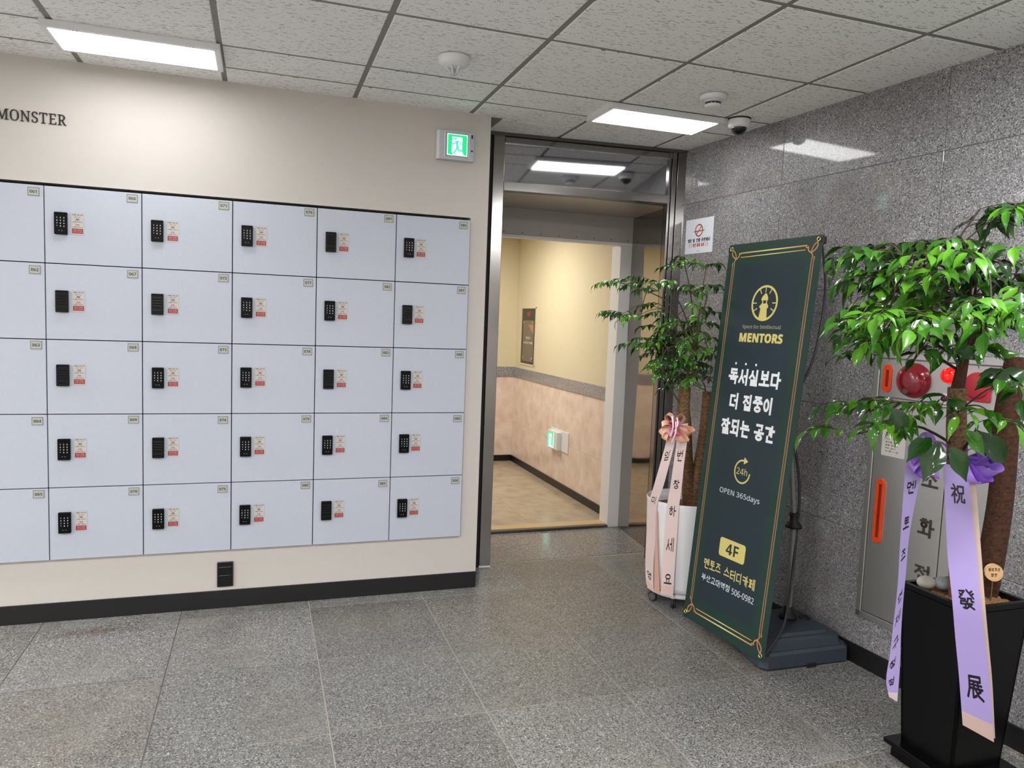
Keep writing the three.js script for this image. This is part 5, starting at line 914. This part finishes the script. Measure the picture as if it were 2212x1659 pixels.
{
  const o = V(0.850, 0.955, 0.546), t = thing('pink_ribbon', 'pale pink congratulation ribbon with a peach bow and black lettering, hanging down the white pot', 'ribbon', [o.x, o.y, o.z]);
  obj('tail', band(rel(PINK_WIDE, o), 0.0007), satinCloth(ribbonTex('#ecd3cf', '#e6c6bc', [['번', 0.245, 0.068, 0.6], ['창', 0.418, 0.062, 0.55], ['하', 0.6, 0.062, 0.6], ['세', 0.77, 0.062, 0.6], ['요', 0.925, 0.055, 0.62]], '#15120f', 9)), t);
  obj('tail', band(rel(PINK_NARROW, o), 0.0007), satinCloth(ribbonTex('#efd7d4', '#e6c6bc', [['임', 0.225, 0.07, 0.6], ['미', 0.54, 0.055, 0.6], ['영', 0.905, 0.06, 0.6]], '#15120f', 9)), t);
  obj('fold', band(rel([[0.829, 0.5, 0.452, 0.833, 0.5, 0.46], [0.83, 0.36, 0.458, 0.837, 0.36, 0.47], [0.832, 0.2, 0.461, 0.844, 0.2, 0.484], [0.836, 0.08, 0.466, 0.852, 0.075, 0.497]], o), 0.0006), M.foldPeach, t);
  const S = (x, y, z) => SIDE.clone().multiplyScalar(x).add(V(0, y, 0)).addScaledVector(TOWARD, z);
  for (const [x, y, z, R, wd] of [[-0.5, 0.8, 0.1, 0.075, 0.045], [-1, 0.15, 0.3, 0.07, 0.045], [-0.9, -0.55, 0.2, 0.08, 0.045], [0.55, 0.8, 0.3, 0.075, 0.05], [1, -0.3, 0.4, 0.095, 0.062], [0.5, -0.8, 0.5, 0.095, 0.06], [-0.6, -0.8, 0.3, 0.085, 0.045]]) obj('bow_loop', loop(S(x, y, z), S(-y * 0.6, x * 0.5, 0.9), R, 0.022, wd), M.peach, t);
  for (const [x, y, z, R, m] of [[-0.35, 0.6, 0.8, 0.06, M.rose], [0.3, 0.5, 0.8, 0.055, M.lilac], [-0.5, -0.5, 0.7, 0.07, M.lilac], [0.05, -0.7, 0.8, 0.06, M.rose], [-0.15, 0.1, 1, 0.055, M.rose]]) obj('bow_loop', loop(S(x, y, z).add(V(0, 0, 0.01)), S(-y, x, 0.5), R, 0.018, 0.036), m, t);
  for (const [x0, y0, x1, y1] of [[-0.025, 0.055, -0.03, -0.045], [-0.005, 0.03, -0.022, -0.075], [0.0, 0.05, -0.012, -0.02]]) { const p = S(x0, y0, 0.055), q = S((x0 + x1) / 2 + 0.006, (y0 + y1) / 2, 0.072), r = S(x1, y1, 0.06); obj('stripe', band([p, q, r].map((k) => { const e = SIDE.clone().multiplyScalar(0.0035); return [k.x - e.x, k.y, k.z - e.z, k.x + e.x, k.y, k.z + e.z]; }), 0.0005), M.stripe, t); }
  obj('tie', taper([V(-0.0, 0, 0), V(0.06, 0.0, -0.045), V(0.105, 0.0, -0.075)], [0.005, 0.004], 6, 6), M.peach, t);
}
{
  const o = V(0.955, 1.075, 2.02), t = thing('purple_ribbon', 'pale lilac congratulation ribbon with a purple bow and black brush characters, on the black planter', 'ribbon', [o.x, o.y, o.z]);
  obj('tail', band(rel(PURPLE_WIDE, o), 0.0008), satinCloth(ribbonTex('#a593cb', '#c4a79f', [['祝', 0.105, 0.075, 0.56], ['發', 0.5, 0.08, 0.6], ['展', 0.87, 0.075, 0.56]], '#0d0a12', 10)), t);
  obj('back_tail', band(rel(PURPLE_BACK, o), 0.0008), phys({ color: '#c3ab9f', roughness: 0.5 }), t);
  obj('tail', band(rel(PURPLE_NARROW, o), 0.0008), satinCloth(ribbonTex('#ab9bd0', '#d0bcbe', [['멘', 0.085, 0.05, 0.6], ['토', 0.215, 0.05, 0.6], ['즈', 0.335, 0.05, 0.56], ['연', 0.51, 0.05, 0.56], ['제', 0.6, 0.045, 0.56], ['구', 0.7, 0.045, 0.56], ['청', 0.79, 0.045, 0.5, -0.1], ['점', 0.885, 0.045, 0.5, -0.1]], '#0d0a12', 9)), t);
  const S = (x, y, z) => SIDE.clone().multiplyScalar(x).add(V(0, y, 0)).addScaledVector(TOWARD, z);
  for (const [x, y, z, R, wd, m, dx] of [[-0.5, 0.9, 0.2, 0.085, 0.044, M.purplePale, -0.055], [-0.8, 0.55, 0.4, 0.085, 0.042, M.purpleSatin, -0.055], [-1, 0.3, 0.3, 0.09, 0.042, M.purplePale, -0.055], [-1, -0.05, 0.4, 0.085, 0.042, M.purpleSatin, -0.055], [-1, -0.35, 0.3, 0.09, 0.044, M.purplePale, -0.05], [-0.75, -0.7, 0.4, 0.09, 0.044, M.purpleSatin, -0.045], [-0.4, -0.8, 0.8, 0.075, 0.042, M.purplePale, -0.05], [-0.6, 0.2, 0.9, 0.07, 0.04, M.purplePale, -0.05], [-0.1, 0.8, 0.6, 0.065, 0.04, M.purpleSatin, -0.045],
    [0.7, 0.4, 0.3, 0.075, 0.042, M.purplePale, 0.045], [0.9, -0.05, 0.4, 0.08, 0.042, M.purpleSatin, 0.05], [0.95, -0.4, 0.3, 0.1, 0.044, M.purplePale, 0.055], [0.6, -0.8, 0.4, 0.095, 0.042, M.purpleSatin, 0.05], [0.15, -0.9, 0.5, 0.085, 0.042, M.purplePale, 0.045], [0.3, 0.3, 0.9, 0.065, 0.04, M.purpleSatin, 0.04]]) { const g = loop(S(x, y, z), S(-y * 0.7, x * 0.6, 0.8), R, 0.03, wd), k = S(dx, 0, 0); obj('bow_loop', g.translate(k.x, k.y, k.z), m, t); }
  obj('tie', taper([V(0, 0, 0), V(0.04, 0, -0.01), V(0.075, -0.02, -0.02)], [0.006, 0.005], 6, 6), M.purpleSatin, t);
}

renderer.render(scene, camera);
